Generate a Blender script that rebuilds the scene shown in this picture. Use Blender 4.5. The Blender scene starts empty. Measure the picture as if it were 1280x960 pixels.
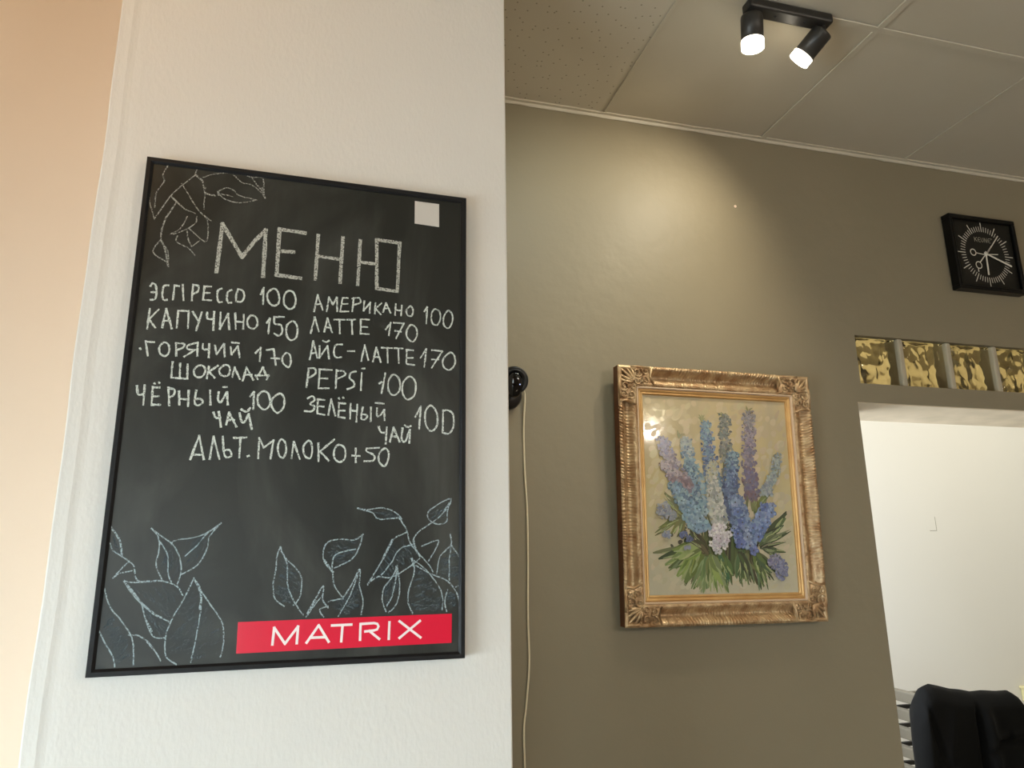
import bpy, bmesh, math, random
from mathutils import Vector, Matrix, noise
random.seed(7)
R = math.radians
SC = bpy.context.scene
COL = SC.collection

# ------------------------------------------------------------------ camera
CAM_Z = 1.5                       # eye height; floor at z = 0
F_PX, PITCH, ROLL, YAW = 900.0, R(13.62), R(-0.72), R(15.18)
def _basis(yaw):
    cp, sp, cr, sr = math.cos(PITCH), math.sin(PITCH), math.cos(ROLL), math.sin(ROLL)
    X = Vector((1, 0, 0)); F = Vector((0, cp, sp)); U = Vector((0, -sp, cp))
    Xr = cr*X + sr*U; Ur = -sr*X + cr*U
    rot = Matrix.Rotation(-yaw, 3, 'Z')
    return rot @ Xr, rot @ Ur, rot @ F
BX, BU, BF = _basis(YAW)
cam_data = bpy.data.cameras.new('camera')
cam_data.sensor_fit = 'HORIZONTAL'; cam_data.sensor_width = 36.0
cam_data.lens = 36.0*F_PX/1280.0; cam_data.clip_start = 0.02
cam = bpy.data.objects.new('camera', cam_data); COL.objects.link(cam)
cam.matrix_world = Matrix((
    (BX.x, BU.x, -BF.x, 0), (BX.y, BU.y, -BF.y, 0), (BX.z, BU.z, -BF.z, CAM_Z), (0, 0, 0, 1)))
SC.camera = cam
def ray(px, py, b=None):
    X, U, F = b or (BX, BU, BF)
    return X*((px-640)/F_PX) - U*((py-480)/F_PX) + F
def atY(px, py, Y):               # point of the plane y = Y seen at a pixel of the photograph
    d = ray(px, py); d = d*(Y/d.y); return Vector((d.x, d.y, d.z+CAM_Z))
YAW_A = R(16.7)                   # the pier stands 1.5 degrees off the grey wall
BA = _basis(YAW_A)
ROT_A = YAW_A - YAW
def atA(px, py, Y):               # the same in the pier's own frame (z from the floor)
    d = ray(px, py, BA); d = d*(Y/d.y); return Vector((d.x, d.y, d.z+CAM_Z))

# ------------------------------------------------------------------ world, lights, exposure
SC.view_settings.view_transform = 'Standard'; SC.view_settings.look = 'None'
SC.view_settings.gamma = 1.0; SC.view_settings.use_curve_mapping = False
SC.view_settings.exposure = -0.05
w = bpy.data.worlds.new('world'); SC.world = w; w.use_nodes = True
w.node_tree.nodes['Background'].inputs[0].default_value = (0.93, 0.88, 0.74, 1)
w.node_tree.nodes['Background'].inputs[1].default_value = 6.8
def area(name, loc, direction, sx, sy, power, color):
    l = bpy.data.lights.new(name, 'AREA'); l.shape = 'RECTANGLE'; l.size = sx; l.size_y = sy
    l.energy = power; l.color = color
    o = bpy.data.objects.new(name, l); COL.objects.link(o); o.location = loc
    o.rotation_euler = Vector(direction).to_track_quat('-Z', 'Y').to_euler(); return o
def spread(o, deg): o.data.spread = R(deg); return o
spread(area('daylight_shop_window', (-1.3, -3.62, 1.05), (0.12, 1, -0.42), 2.0, 1.3, 22, (0.56, 0.84, 1.0)), 85)
spread(area('daylight_side_window', (-2.52, -0.1, 0.70), (1, 0.30, -0.14), 2.2, 1.0, 63, (0.70, 0.88, 1.0)), 120)
def fill_spot(loc, target, power, size, soft, name='warm_top_fill', col=(1, 0.50, 0.14)):
    l = bpy.data.lights.new(name, 'SPOT'); l.energy = power; l.color = col; l.spot_size = R(size); l.spot_blend = 1.0; l.shadow_soft_size = soft
    o = bpy.data.objects.new(name, l); COL.objects.link(o); o.location = loc
    o.rotation_euler = (Vector(target)-Vector(loc)).to_track_quat('-Z', 'Y').to_euler()
fill_spot((-0.80, 0.40, 2.84), (-0.50, 1.5, 2.50), 12, 115, 0.10)  # added unseen spot that warms the top of pier and peach wall
fill_spot((0.72, 1.15, 2.86), (0.66, 2.0, 2.30), 12, 82, 0.03, 'wall_wash_fill', (0.81, 0.95, 0.93))  # added unseen spot without fixture, lifts the grey wall beside the pier
l = bpy.data.lights.new('chandelier_light', 'POINT'); l.energy = 225; l.color = (1.0, 0.87, 0.76); l.shadow_soft_size = 0.03
o = bpy.data.objects.new('chandelier_light', l); COL.objects.link(o); o.location = (2.95, -2.15, 2.38)
l = bpy.data.lights.new('room_fill', 'POINT'); l.energy = 34; l.color = (0.94, 0.94, 0.90); l.shadow_soft_size = 0.15  # added unseen fill for the right of the room, no fixture
o = bpy.data.objects.new('room_fill', l); COL.objects.link(o); o.location = (2.2, -1.8, 2.45)
area('back_room_fill', (3.6, 2.85, 2.92), (0, 0.1, -1), 3.0, 0.8, 29, (0.92, 0.88, 0.77))  # added unseen panel that lights the back room evenly
area('back_room_side_fill', (1.36, 3.0, 1.5), (1, 0.25, 0), 0.9, 1.2, 66, (0.80, 0.88, 1.0))  # added cool fill for the far wall; no window stands there

# ------------------------------------------------------------------ helpers
def lin(c):
    return tuple(((v/255)/12.92 if v/255 <= 0.04045 else ((v/255+0.055)/1.055)**2.4) for v in c) + (1,)
def mat(name, rgb, rough=0.6, metal=0.0, bump=None, var=None, spec=0.5, coat=0.0, coat_rough=0.1):
    """bump = (scale, strength, detail); var = (scale, other rgb, contrast)"""
    m = bpy.data.materials.new(name); m.use_nodes = True
    nt = m.node_tree; b = nt.nodes['Principled BSDF']
    b.inputs['Base Color'].default_value = lin(rgb); b.inputs['Roughness'].default_value = rough
    b.inputs['Metallic'].default_value = metal; b.inputs['Specular IOR Level'].default_value = spec
    b.inputs['Coat Weight'].default_value = coat; b.inputs['Coat Roughness'].default_value = coat_rough
    tc = nt.nodes.new('ShaderNodeTexCoord')
    if var:
        n = nt.nodes.new('ShaderNodeTexNoise'); n.inputs['Scale'].default_value = var[0]; n.inputs['Detail'].default_value = 6
        nt.links.new(tc.outputs['Object'], n.inputs['Vector'])
        mr = nt.nodes.new('ShaderNodeMapRange'); mr.inputs[1].default_value = 0.5-var[2]; mr.inputs[2].default_value = 0.5+var[2]
        nt.links.new(n.outputs['Fac'], mr.inputs[0])
        mx = nt.nodes.new('ShaderNodeMix'); mx.data_type = 'RGBA'
        mx.inputs[6].default_value = lin(rgb); mx.inputs[7].default_value = lin(var[1])
        nt.links.new(mr.outputs[0], mx.inputs[0]); nt.links.new(mx.outputs[2], b.inputs['Base Color'])
    if bump:
        n = nt.nodes.new('ShaderNodeTexNoise'); n.inputs['Scale'].default_value = bump[0]; n.inputs['Detail'].default_value = bump[2]
        nt.links.new(tc.outputs['Object'], n.inputs['Vector'])
        bp = nt.nodes.new('ShaderNodeBump'); bp.inputs['Strength'].default_value = bump[1]
        bp.inputs['Distance'].default_value = bump[3] if len(bump) > 3 else 0.01
        nt.links.new(n.outputs['Fac'], bp.inputs['Height']); nt.links.new(bp.outputs['Normal'], b.inputs['Normal'])
    return m
def bsdf(m): return m.node_tree.nodes['Principled BSDF']
def obj(name, bm, m=None, parent=None, smooth=False):
    me = bpy.data.meshes.new(name); bm.to_mesh(me); bm.free()
    if smooth:
        for p in me.polygons: p.use_smooth = True
    o = bpy.data.objects.new(name, me); COL.objects.link(o)
    for k in (m if isinstance(m, (list, tuple)) else [m]):
        if k: me.materials.append(k)
    if parent: o.parent = parent
    return o
def empty(name, loc=(0, 0, 0), rz=0.0):
    o = bpy.data.objects.new(name, None); COL.objects.link(o); o.location = loc; o.rotation_euler.z = rz
    o.empty_display_size = 0.1; return o
def tag(o, label, cat, group=None):
    o['label'] = label; o['category'] = cat
    if group: o['group'] = group
    return o
def struct(o): o['kind'] = 'structure'; return o
def box(bm, lo, hi, bevel=0.0):
    g = bmesh.ops.create_cube(bm, size=1.0)
    c = [(lo[i]+hi[i])/2 for i in range(3)]; s = [hi[i]-lo[i] for i in range(3)]
    for v in g['verts']: v.co = Vector([c[i]+v.co[i]*s[i] for i in range(3)])
    if bevel:
        es = list({e for v in g['verts'] for e in v.link_edges})
        bmesh.ops.bevel(bm, geom=es, offset=bevel, segments=2, affect='EDGES', profile=0.5)
    return bm
def bx(lo, hi, bevel=0.0): return box(bmesh.new(), lo, hi, bevel)
def tube(bm, pts, rad, n=8, closed=False):
    """tube along pts; rad number or list"""
    pts = [Vector(p) for p in pts]; rings = []; up = Vector((0, 0, 1))
    for i, p in enumerate(pts):
        a = pts[max(i-1, 0)]; b = pts[min(i+1, len(pts)-1)]
        t = (b-a).normalized()
        ref = up if abs(t.dot(up)) < 0.95 else Vector((1, 0, 0))
        s = t.cross(ref).normalized(); u = s.cross(t)
        r = rad[i] if isinstance(rad, (list, tuple)) else rad
        rings.append([bm.verts.new(p + r*(math.cos(2*math.pi*k/n)*s + math.sin(2*math.pi*k/n)*u)) for k in range(n)])
    for i in range(len(rings)-1):
        for k in range(n):
            bm.faces.new((rings[i][k], rings[i][(k+1) % n], rings[i+1][(k+1) % n], rings[i+1][k]))
    bm.faces.new(rings[0][::-1]); bm.faces.new(rings[-1]); return bm
def lathe(bm, prof, M=None, n=32):
    """prof: (r, z) list, revolved about z then moved by M"""
    M = M or Matrix.Identity(4); rings = []
    for r, z in prof:
        if r < 1e-6: rings.append([bm.verts.new(M @ Vector((0, 0, z)))])
        else: rings.append([bm.verts.new(M @ Vector((r*math.cos(2*math.pi*k/n), r*math.sin(2*math.pi*k/n), z))) for k in range(n)])
    for a, b in zip(rings, rings[1:]):
        for k in range(n):
            q = [a[k % len(a)], a[(k+1) % len(a)], b[(k+1) % len(b)], b[k % len(b)]]
            f = []
            for v in q:
                if v not in f: f.append(v)
            if len(f) > 2:
                try: bm.faces.new(f)
                except ValueError: pass
    bmesh.ops.recalc_face_normals(bm, faces=bm.faces); return bm
def aim(p, d):
    q = Vector(d).to_track_quat('Z', 'Y').to_matrix().to_4x4(); q.translation = Vector(p); return q
def crom(pts, k=5):
    """Catmull-Rom through 2-D points"""
    if len(pts) < 3: return pts
    out = []; P = [pts[0]] + list(pts) + [pts[-1]]
    if pts[0] == pts[-1]: P[0] = pts[-2]; P[-1] = pts[1]
    for i in range(1, len(P)-2):
        for j in range(k):
            t = j/k; o = []
            for c in (0, 1):
                a, b, d, e = P[i-1][c], P[i][c], P[i+1][c], P[i+2][c]
                o.append(0.5*(2*b+(d-a)*t+(2*a-5*b+4*d-e)*t*t+(3*b-a-3*d+e)*t**3))
            out.append(tuple(o))
    out.append(pts[-1]); return out
def ribbon(bm, pts, wid, y, jit=0.0):
    """flat stroke in the x-z plane at depth y; pts are (x, z)"""
    n = len(pts); L = []
    for i, p in enumerate(pts):
        a = pts[max(i-1, 0)]; b = pts[min(i+1, n-1)]
        dx, dz = b[0]-a[0], b[1]-a[1]; l = math.hypot(dx, dz) or 1e-9
        nx, nz = -dz/l, dx/l; h = wid/2*(1+random.uniform(-jit, jit))
        q = p
        if i == 0: q = (p[0]-dx/l*wid*0.4, p[1]-dz/l*wid*0.4)
        if i == n-1: q = (p[0]+dx/l*wid*0.4, p[1]+dz/l*wid*0.4)
        L.append((bm.verts.new((q[0]+nx*h, y, q[1]+nz*h)), bm.verts.new((q[0]-nx*h, y, q[1]-nz*h))))
    for a, b in zip(L, L[1:]):
        bm.faces.new((a[0], a[1], b[1], b[0]))

# ------------------------------------------------------------------ materials
M_grey = mat('warm_grey_wall_paint', (137, 127, 105), 0.5, bump=(13, 0.24, 9, 0.010), var=(2.2, (131, 122, 100), 0.3), spec=0.4)
M_white = mat('white_wall_paint', (228, 225, 216), 0.6, bump=(20, 0.05, 4, 0.004))
M_pier = mat('white_textured_pier_paint', (224, 220, 212), 0.6)
def pier_relief(m):
    nt = m.node_tree; b = bsdf(m); tc = nt.nodes.new('ShaderNodeTexCoord')
    mp = nt.nodes.new('ShaderNodeMapping'); mp.inputs['Scale'].default_value = (1, 1, 0.45)
    nt.links.new(tc.outputs['Object'], mp.inputs['Vector'])
    n1 = nt.nodes.new('ShaderNodeTexNoise'); n1.inputs['Scale'].default_value = 150; n1.inputs['Detail'].default_value = 4
    n2 = nt.nodes.new('ShaderNodeTexNoise'); n2.inputs['Scale'].default_value = 9; n2.inputs['Detail'].default_value = 4
    for n in (n1, n2): nt.links.new(mp.outputs[0], n.inputs['Vector'])
    a = nt.nodes.new('ShaderNodeMath'); a.operation = 'MULTIPLY_ADD'; a.inputs[1].default_value = 3.0
    nt.links.new(n2.outputs['Fac'], a.inputs[0]); nt.links.new(n1.outputs['Fac'], a.inputs[2])
    bp = nt.nodes.new('ShaderNodeBump'); bp.inputs['Strength'].default_value = 0.38; bp.inputs['Distance'].default_value = 0.0016
    nt.links.new(a.outputs[0], bp.inputs['Height']); nt.links.new(bp.outputs[0], b.inputs['Normal'])
pier_relief(M_pier)
M_dim = mat('taupe_room_paint', (150, 134, 116), 0.7)
M_peach = mat('peach_wall_paint', (240, 218, 194), 0.65, bump=(30, 0.1, 4, 0.004))
M_ceil = mat('painted_ceiling_tile', (196, 188, 170), 0.6, var=(3, (188, 180, 160), 0.3))
M_ceil_dots = None
def perforated():
    m = mat('perforated_ceiling_tile', (196, 188, 170), 0.6)
    nt = m.node_tree; b = bsdf(m); tc = nt.nodes.new('ShaderNodeTexCoord')
    v = nt.nodes.new('ShaderNodeTexVoronoi'); v.inputs['Scale'].default_value = 27
    v.voronoi_dimensions = '2D'
    nt.links.new(tc.outputs['Object'], v.inputs['Vector'])
    mr = nt.nodes.new('ShaderNodeMapRange'); mr.inputs[1].default_value = 0.045; mr.inputs[2].default_value = 0.085
    nt.links.new(v.outputs['Distance'], mr.inputs[0])
    mx = nt.nodes.new('ShaderNodeMix'); mx.data_type = 'RGBA'
    mx.inputs[6].default_value = lin((140, 132, 114)); mx.inputs[7].default_value = lin((196, 188, 170))
    nt.links.new(mr.outputs[0], mx.inputs[0]); nt.links.new(mx.outputs[2], b.inputs['Base Color'])
    return m
M_ceil_dots = perforated()
M_batten = mat('ceiling_batten_paint', (192, 184, 165), 0.5, bump=(60, 0.3, 3, 0.004))
M_floor = mat('floor_tile', (150, 132, 112), 0.4, var=(4, (128, 112, 94), 0.25))
M_cream = mat('cream_soffit_paint', (222, 206, 178), 0.6, var=(9, (205, 190, 162), 0.15), bump=(25, 0.3, 4, 0.004))
M_black_frame = mat('black_frame_plastic', (26, 26, 27), 0.5, spec=0.25)
M_alu = mat('white_window_plastic', (225, 225, 225), 0.4)
M_blackpl = mat('black_plastic', (14, 14, 15), 0.3)
M_glassw = bpy.data.materials.new('window_glass'); M_glassw.use_nodes = True
bsdf(M_glassw).inputs['Transmission Weight'].default_value = 1; bsdf(M_glassw).inputs['Roughness'].default_value = 0.0
M_cord = mat('white_cable', (222, 210, 180), 0.45)

# ------------------------------------------------------------------ large structure
FX0, FX1, FY0, FYB, H = -2.6, 3.9, -3.75, 2.0, 2.96
DX, DZ, TH = 1.756, 2.002, 0.282          # opening edge, its head, wall thickness
GZ0, GZ1 = CAM_Z+0.568, CAM_Z+0.7405      # glass block band
GX = [(1.778, 1.962), (1.982, 2.172), (2.192, 2.382), (2.402, 2.592), (2.612, 2.802)]
# floor and ceiling (a slab each; the ceiling carries its tiles)
struct(obj('floor', bx((FX0-0.2, FY0-0.2, -0.1), (7.0, FYB+0.14, 0)), M_floor))
struct(obj('floor_far', bx((FX0-0.2, FYB+0.14, -0.1), (7.0, 4.2, 0)), mat('pale_floor_tile', (214, 206, 190), 0.35, var=(3, (204, 196, 178), 0.3))))
ceil = struct(obj('ceiling', bx((FX0-0.2, FY0-0.2, H+0.012), (7.0, 4.2, H+0.12)), M_ceil))
seam_x = [0.875+0.6105*k for k in range(-6, 6)]
seam_y = [FYB-0.004, 1.427] + [1.427-0.61*k for k in range(1, 9)]
for i in range(len(seam_x)-1):
    for j in range(len(seam_y)-1):
        x0, x1, y1, y0 = seam_x[i], seam_x[i+1], seam_y[j], seam_y[j+1]
        if x0 < FX0 or x1 > FX1+0.3 or y0 < FY0: continue
        x1c = min(x1, FX1)
        if x1c-x0 < 0.05: continue
        b = bmesh.new(); gp = 0.0012
        dz = random.uniform(-0.0012, 0.0012)
        box(b, (x0+gp, y0+gp, H+dz), (x1c-gp, y1-gp, H+0.014), 0.0015)
        obj('ceiling_tile', b, M_ceil_dots if x1 < 1.0 else M_ceil, ceil)
# thin painted battens over two of the joints, with rough edges
def batten(x0, y0, x1, y1, wdt, th=0.003):
    b = bmesh.new(); n = 40; dx, dy = x1-x0, y1-y0; l = math.hypot(dx, dy); nx, ny = -dy/l, dx/l
    rows = []
    for k in range(n+1):
        t = k/n; c = Vector((x0+dx*t, y0+dy*t, H-0.0015)); h = wdt/2
        e1 = h+random.uniform(-0.0009, 0.0009); e2 = h+random.uniform(-0.0009, 0.0009)
        rows.append([b.verts.new(c+Vector((nx*e1, ny*e1, 0))), b.verts.new(c+Vector((nx*e1*0.9, ny*e1*0.9, -th))),
                     b.verts.new(c-Vector((nx*e2*0.9, ny*e2*0.9, th))), b.verts.new(c-Vector((nx*e2, ny*e2, 0)))])
    for a, c in zip(rows, rows[1:]):
        for k in range(3): b.faces.new((a[k], a[k+1], c[k+1], c[k]))
    b.faces.new(rows[0]); b.faces.new(rows[-1][::-1])
    bmesh.ops.recalc_face_normals(b, faces=b.faces)
    return obj('joint_strip', b, M_batten, ceil)
batten(seam_x[7], 1.99, seam_x[7], -0.4, 0.022)
batten(0.88, 1.427, 3.88, 1.427, 0.02, 0.0037)
batten(seam_x[8], 1.99, seam_x[8], 1.43, 0.005)
batten(seam_x[6], 1.99, seam_x[6], 0.2, 0.010, 0.0015)
# angle trim where the ceiling meets the grey wall
b = bmesh.new(); n = 90; rows = []
for k in range(n+1):
    x = 0.3+3.58*k/n; j = random.uniform(-0.0006, 0.0006)
    if random.random() < 0.04: j += 0.002
    rows.append([b.verts.new(v) for v in ((x, 2.001, H-0.014+j), (x, 1.997, H-0.015+j), (x, 1.9955, H-0.012), (x, 1.993+j, H-0.006), (x, 1.984+j, H-0.005), (x, 1.984+j, H+0.002))])
for a, c in zip(rows, rows[1:]):
    for k in range(5): b.faces.new((a[k], a[k+1], c[k+1], c[k]))
bmesh.ops.recalc_face_normals(b, faces=b.faces)
struct(obj('trim_1', b, M_batten))
# grey wall with the opening and the glass block band
b = bmesh.new()
y0, y1 = FYB, FYB+TH
box(b, (0.2, y0, 0), (DX, y1, H+0.01))
box(b, (DX, y0, DZ), (FX1+0.1, y1, GZ0))
box(b, (DX, y0, GZ1), (FX1+0.1, y1, H+0.01))
box(b, (DX, y0, GZ0), (GX[0][0], y1, GZ1))
box(b, (GX[-1][1], y0, GZ0), (FX1+0.1, y1, GZ1))
box(b, (2.95, y0, 0), (FX1+0.1, y1, DZ))
wall_back = struct(obj('wall_back', b, M_grey))
# cream lining of the opening's head
obj('soffit_lining', bx((DX+0.001, y0+0.004, DZ-0.003), (2.949, y1+0.001, DZ+0.001)), M_cream, wall_back)
# joints between the glass blocks: rounded painted strips
win = None
b = bmesh.new()
for (a, c), (d, e) in zip(GX, GX[1:]):
    box(b, (c-0.001, y0+0.004, GZ0-0.001), (d+0.001, y0+0.10, GZ1+0.001), 0.006)
win = struct(obj('window_1', b, mat('pale_mortar', (172, 162, 140), 0.6, bump=(60, 0.2, 3, 0.002))))
M_block = bpy.data.materials.new('amber_wavy_glass'); M_block.use_nodes = True
p = bsdf(M_block); p.inputs['Base Color'].default_value = (0.54, 0.41, 0.17, 1); p.inputs['Roughness'].default_value = 0.03
p.inputs['Transmission Weight'].default_value = 1.0; p.inputs['IOR'].default_value = 1.48
def glass_block(x0, x1, seed):
    b = bmesh.new(); N = 34; M_ = 32; ya, yb = y0+0.021, y0+0.096; grids = []
    for side, yy in ((0, ya), (1, yb)):
        g = []
        for i in range(N+1):
            r = []
            for j in range(M_+1):
                u, v = i/N, j/M_; x = x0+0.0008+(x1-x0-0.0016)*u; z = GZ0+0.0008+(GZ1-GZ0-0.0016)*v
                e = min(u, 1-u, v, 1-v); k = min(1, e/0.12); k = k*k*(3-2*k)
                nz = noise.noise(Vector((u*4.6+seed*7.3, v*2.6+side*9.1, seed*1.7)))+0.5*noise.noise(Vector((u*10+seed*3, v*6.5, side*5.0+seed)))
                bulge = -0.004*k - 0.0085*k*nz
                r.append(b.verts.new((x, yy+(bulge if side == 0 else -bulge), z)))
            g.append(r)
        for i in range(N):
            for j in range(M_):
                f = (g[i][j], g[i+1][j], g[i+1][j+1], g[i][j+1])
                b.faces.new(f if side == 0 else f[::-1])
        grids.append(g)
    A, B = grids
    per = [(i, 0) for i in range(N)]+[(N, j) for j in range(M_)]+[(i, M_) for i in range(N, 0, -1)]+[(0, j) for j in range(M_, 0, -1)]
    for k in range(len(per)):
        p1, p2 = per[k], per[(k+1) % len(per)]
        b.faces.new((A[p2[0]][p2[1]], A[p1[0]][p1[1]], B[p1[0]][p1[1]], B[p2[0]][p2[1]]))
    bmesh.ops.recalc_face_normals(b, faces=b.faces)
    return obj('glass_block', b, M_block, win, smooth=True)
for i, (a, c) in enumerate(GX): glass_block(a, c, i+1)
# pier with the menu board: front face and rounded edges, in its own frame
PA = 1.353
b = bmesh.new(); n = 60; xs = []
prof = []
px0, px1 = -0.378, 0.399
def pier_y(x):
    # slight ridge of the corner bead near the left edge
    return -0.0008*math.exp(-((x-(px0+0.022))/0.006)**2) + 0.0005*math.exp(-((x-(px0+0.034))/0.008)**2)
for k in range(121):
    x = px0+0.003+(px1-px0-0.006)*k/120; prof.append((x, PA+pier_y(x)))
prof = [(px0, PA+0.70), (px0, PA+0.003), (px0+0.001, PA+0.001)] + prof + [(px1-0.001, PA+0.001), (px1, PA+0.003), (px1, PA+0.66)]
zs = [0.0]+[0.05*k for k in range(1, 60)]+[H+0.005]; rows = []
for z in zs:
    wob = 0.0012*math.sin(z*9.0)+0.0008*math.sin(z*23)
    rows.append([b.verts.new((x+(wob if abs(x-px0) < 0.08 else 0), y, z)) for x, y in prof])
for a, c in zip(rows, rows[1:]):
    for k in range(len(prof)-1): b.faces.new((a[k], a[k+1], c[k+1], c[k]))
b.faces.new(rows[-1]); bmesh.ops.recalc_face_normals(b, faces=b.faces)
wp = struct(obj('wall_middle', b, M_pier)); wp.rotation_euler.z = ROT_A
# peach wall left of the pier
struct(obj('wall_left', bx((FX0-0.1, 1.75, 0), (-0.30, 1.85, H+0.01)), M_peach))
# room sides behind the camera and to the left, with shop windows
def window_wall(name, axis, pos, lo, hi, wlo, whi, z0, z1, m):
    b = bmesh.new()
    def bb(a0, a1, c0, c1):
        if axis == 'x': box(b, (pos-0.1, a0, c0), (pos, a1, c1))
        else: box(b, (a0, pos-0.1, c0), (a1, pos, c1))
    bb(lo, wlo, 0, H+0.01); bb(whi, hi, 0, H+0.01); bb(wlo, whi, 0, z0); bb(wlo, whi, z1, H+0.01)
    return struct(obj(name, b, m))
window_wall('wall_side', 'x', FX0, FY0-0.1, 1.75, -1.25, 1.05, 0.15, 1.35, M_dim)
window_wall('wall_front', 'y', FY0, FX0, FX1, -2.35, -0.25, 0.35, 2.35, M_dim)
struct(obj('wall_right', bx((FX1, FY0-0.1, 0), (FX1+0.1, FYB, H+0.01)), M_dim))
def shop_window(name, axis, pos, lo, hi, z0, z1, nm):
    b = bmesh.new()
    def bb(a0, a1, c0, c1):
        if axis == 'x': box(b, (pos-0.07, a0, c0), (pos-0.02, a1, c1))
        else: box(b, (a0, pos-0.07, c0), (a1, pos-0.02, c1))
    t = 0.05; bb(lo, lo+t, z0, z1); bb(hi-t, hi, z0, z1); bb(lo, hi, z0, z0+t); bb(lo, hi, z1-t, z1)
    for k in range(1, nm): c = lo+(hi-lo)*k/nm; bb(c-t/2, c+t/2, z0, z1)
    r = struct(obj(name, b, M_alu))
    b = bmesh.new()
    if axis == 'x': box(b, (pos-0.05, lo+t, z0+t), (pos-0.044, hi-t, z1-t))
    else: box(b, (lo+t, pos-0.05, z0+t), (hi-t, pos-0.044, z1-t))
    obj('window_pane', b, M_glassw, r)
shop_window('window_2', 'x', FX0, -1.25, 1.05, 0.15, 1.35, 2)
shop_window('window_3', 'y', FY0, -2.35, -0.25, 0.35, 2.35, 2)
# back room
BY = 3.8
struct(obj('wall_far', bx((1.2, BY, 0), (6.6, BY+0.1, H+0.01)), M_white))
struct(obj('wall_far_left', bx((1.2, FYB+TH, 0), (1.3, BY, H+0.01)), M_white))
struct(obj('wall_far_right', bx((6.5, FYB, 0), (6.6, BY, H+0.01)), M_white))
struct(obj('wall_far_front', bx((FX1+0.1, FYB+TH-0.1, 0), (6.5, FYB+TH, H+0.01)), M_white))

# ------------------------------------------------------------------ menu board
FACE = 1.335
bc = atA(347, 520, FACE)
board = empty('menu_board', Matrix.Rotation(ROT_A, 3, 'Z') @ Vector((0.004, PA-0.0005, CAM_Z-0.172)), ROT_A)
tag(board, 'black framed chalkboard menu with handwritten drinks and prices on the white pier', 'menu board')
OX, OY, OZ = 0.004, PA-0.0005, CAM_Z-0.172
def L(p): return (p.x-OX, p.z-OZ)             # pier frame -> board-local x, z
bx0, bx1, bz0, bz1 = -0.3015, 0.3015, 0.0, 0.901
SURF = FACE-OY                                  # local y of the writing surface
M_board = mat('black_chalkboard', (46, 46, 43), 0.40, spec=0.35)
def dusty(m):
    nt = m.node_tree; b = bsdf(m); tc = nt.nodes.new('ShaderNodeTexCoord')
    n1 = nt.nodes.new('ShaderNodeTexNoise'); n1.inputs['Scale'].default_value = 5; n1.inputs['Detail'].default_value = 7; n1.inputs['Distortion'].default_value = 1.2
    mp = nt.nodes.new('ShaderNodeMapping'); mp.inputs['Scale'].default_value = (1, 1, 0.55); mp.inputs['Rotation'].default_value = (0, R(25), 0)
    n2 = nt.nodes.new('ShaderNodeTexNoise'); n2.inputs['Scale'].default_value = 60; n2.inputs['Detail'].default_value = 5
    mp2 = nt.nodes.new('ShaderNodeMapping'); mp2.inputs['Scale'].default_value = (1, 1, 0.08)
    nt.links.new(tc.outputs['Object'], mp.inputs[0]); nt.links.new(mp.outputs[0], n1.inputs[0])
    nt.links.new(tc.outputs['Object'], mp2.inputs[0]); nt.links.new(mp2.outputs[0], n2.inputs[0])
    a = nt.nodes.new('ShaderNodeMapRange'); a.inputs[1].default_value = 0.42; a.inputs[2].default_value = 0.8
    c = nt.nodes.new('ShaderNodeMapRange'); c.inputs[1].default_value = 0.3; c.inputs[2].default_value = 0.75; c.inputs[3].default_value = 0.6
    nt.links.new(n1.outputs['Fac'], a.inputs[0]); nt.links.new(n2.outputs['Fac'], c.inputs[0])
    mu = nt.nodes.new('ShaderNodeMath'); mu.operation = 'MULTIPLY'; nt.links.new(a.outputs[0], mu.inputs[0]); nt.links.new(c.outputs[0], mu.inputs[1])
    mx = nt.nodes.new('ShaderNodeMix'); mx.data_type = 'RGBA'; mx.inputs[6].default_value = lin((35, 36, 32)); mx.inputs[7].default_value = lin((80, 81, 76))
    nt.links.new(mu.outputs[0], mx.inputs[0]); nt.links.new(mx.outputs[2], b.inputs['Base Color'])
dusty(M_board)
obj('writing_surface', bx((bx0+0.004, SURF, bz0+0.004), (bx1-0.004, -0.001, bz1-0.004)), M_board, board)
def rail(x0, z0, x1, z1, inner):               # mitred rail from corner to corner, 'inner' = unit vector to the board's middle
    b = bmesh.new(); W = 0.0115
    prof = [(0, -0.0005), (0, SURF-0.0035), (0.0012, SURF-0.005), (0.0075, SURF-0.005), (W, SURF-0.0015), (W, -0.0005)]
    d = Vector((x1-x0, 0, z1-z0)).normalized(); i = Vector((inner[0], 0, inner[1])); rows = []
    for (x, z), s in (((x0, z0), 1), ((x1, z1), -1)):
        rows.append([b.verts.new(Vector((x, y, z))+i*o+d*s*o) for o, y in prof])
    for k in range(len(prof)):
        j = (k+1) % len(prof); b.faces.new((rows[0][k], rows[0][j], rows[1][j], rows[1][k]))
    b.faces.new(rows[0]); b.faces.new(rows[1][::-1]); bmesh.ops.recalc_face_normals(b, faces=b.faces)
    return obj('frame_rail', b, M_black_frame, board)
rail(bx0, bz0, bx1, bz0, (0, 1)); rail(bx0, bz1, bx1, bz1, (0, -1))
rail(bx0, bz0, bx0, bz1, (1, 0)); rail(bx1, bz0, bx1, bz1, (-1, 0))

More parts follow.
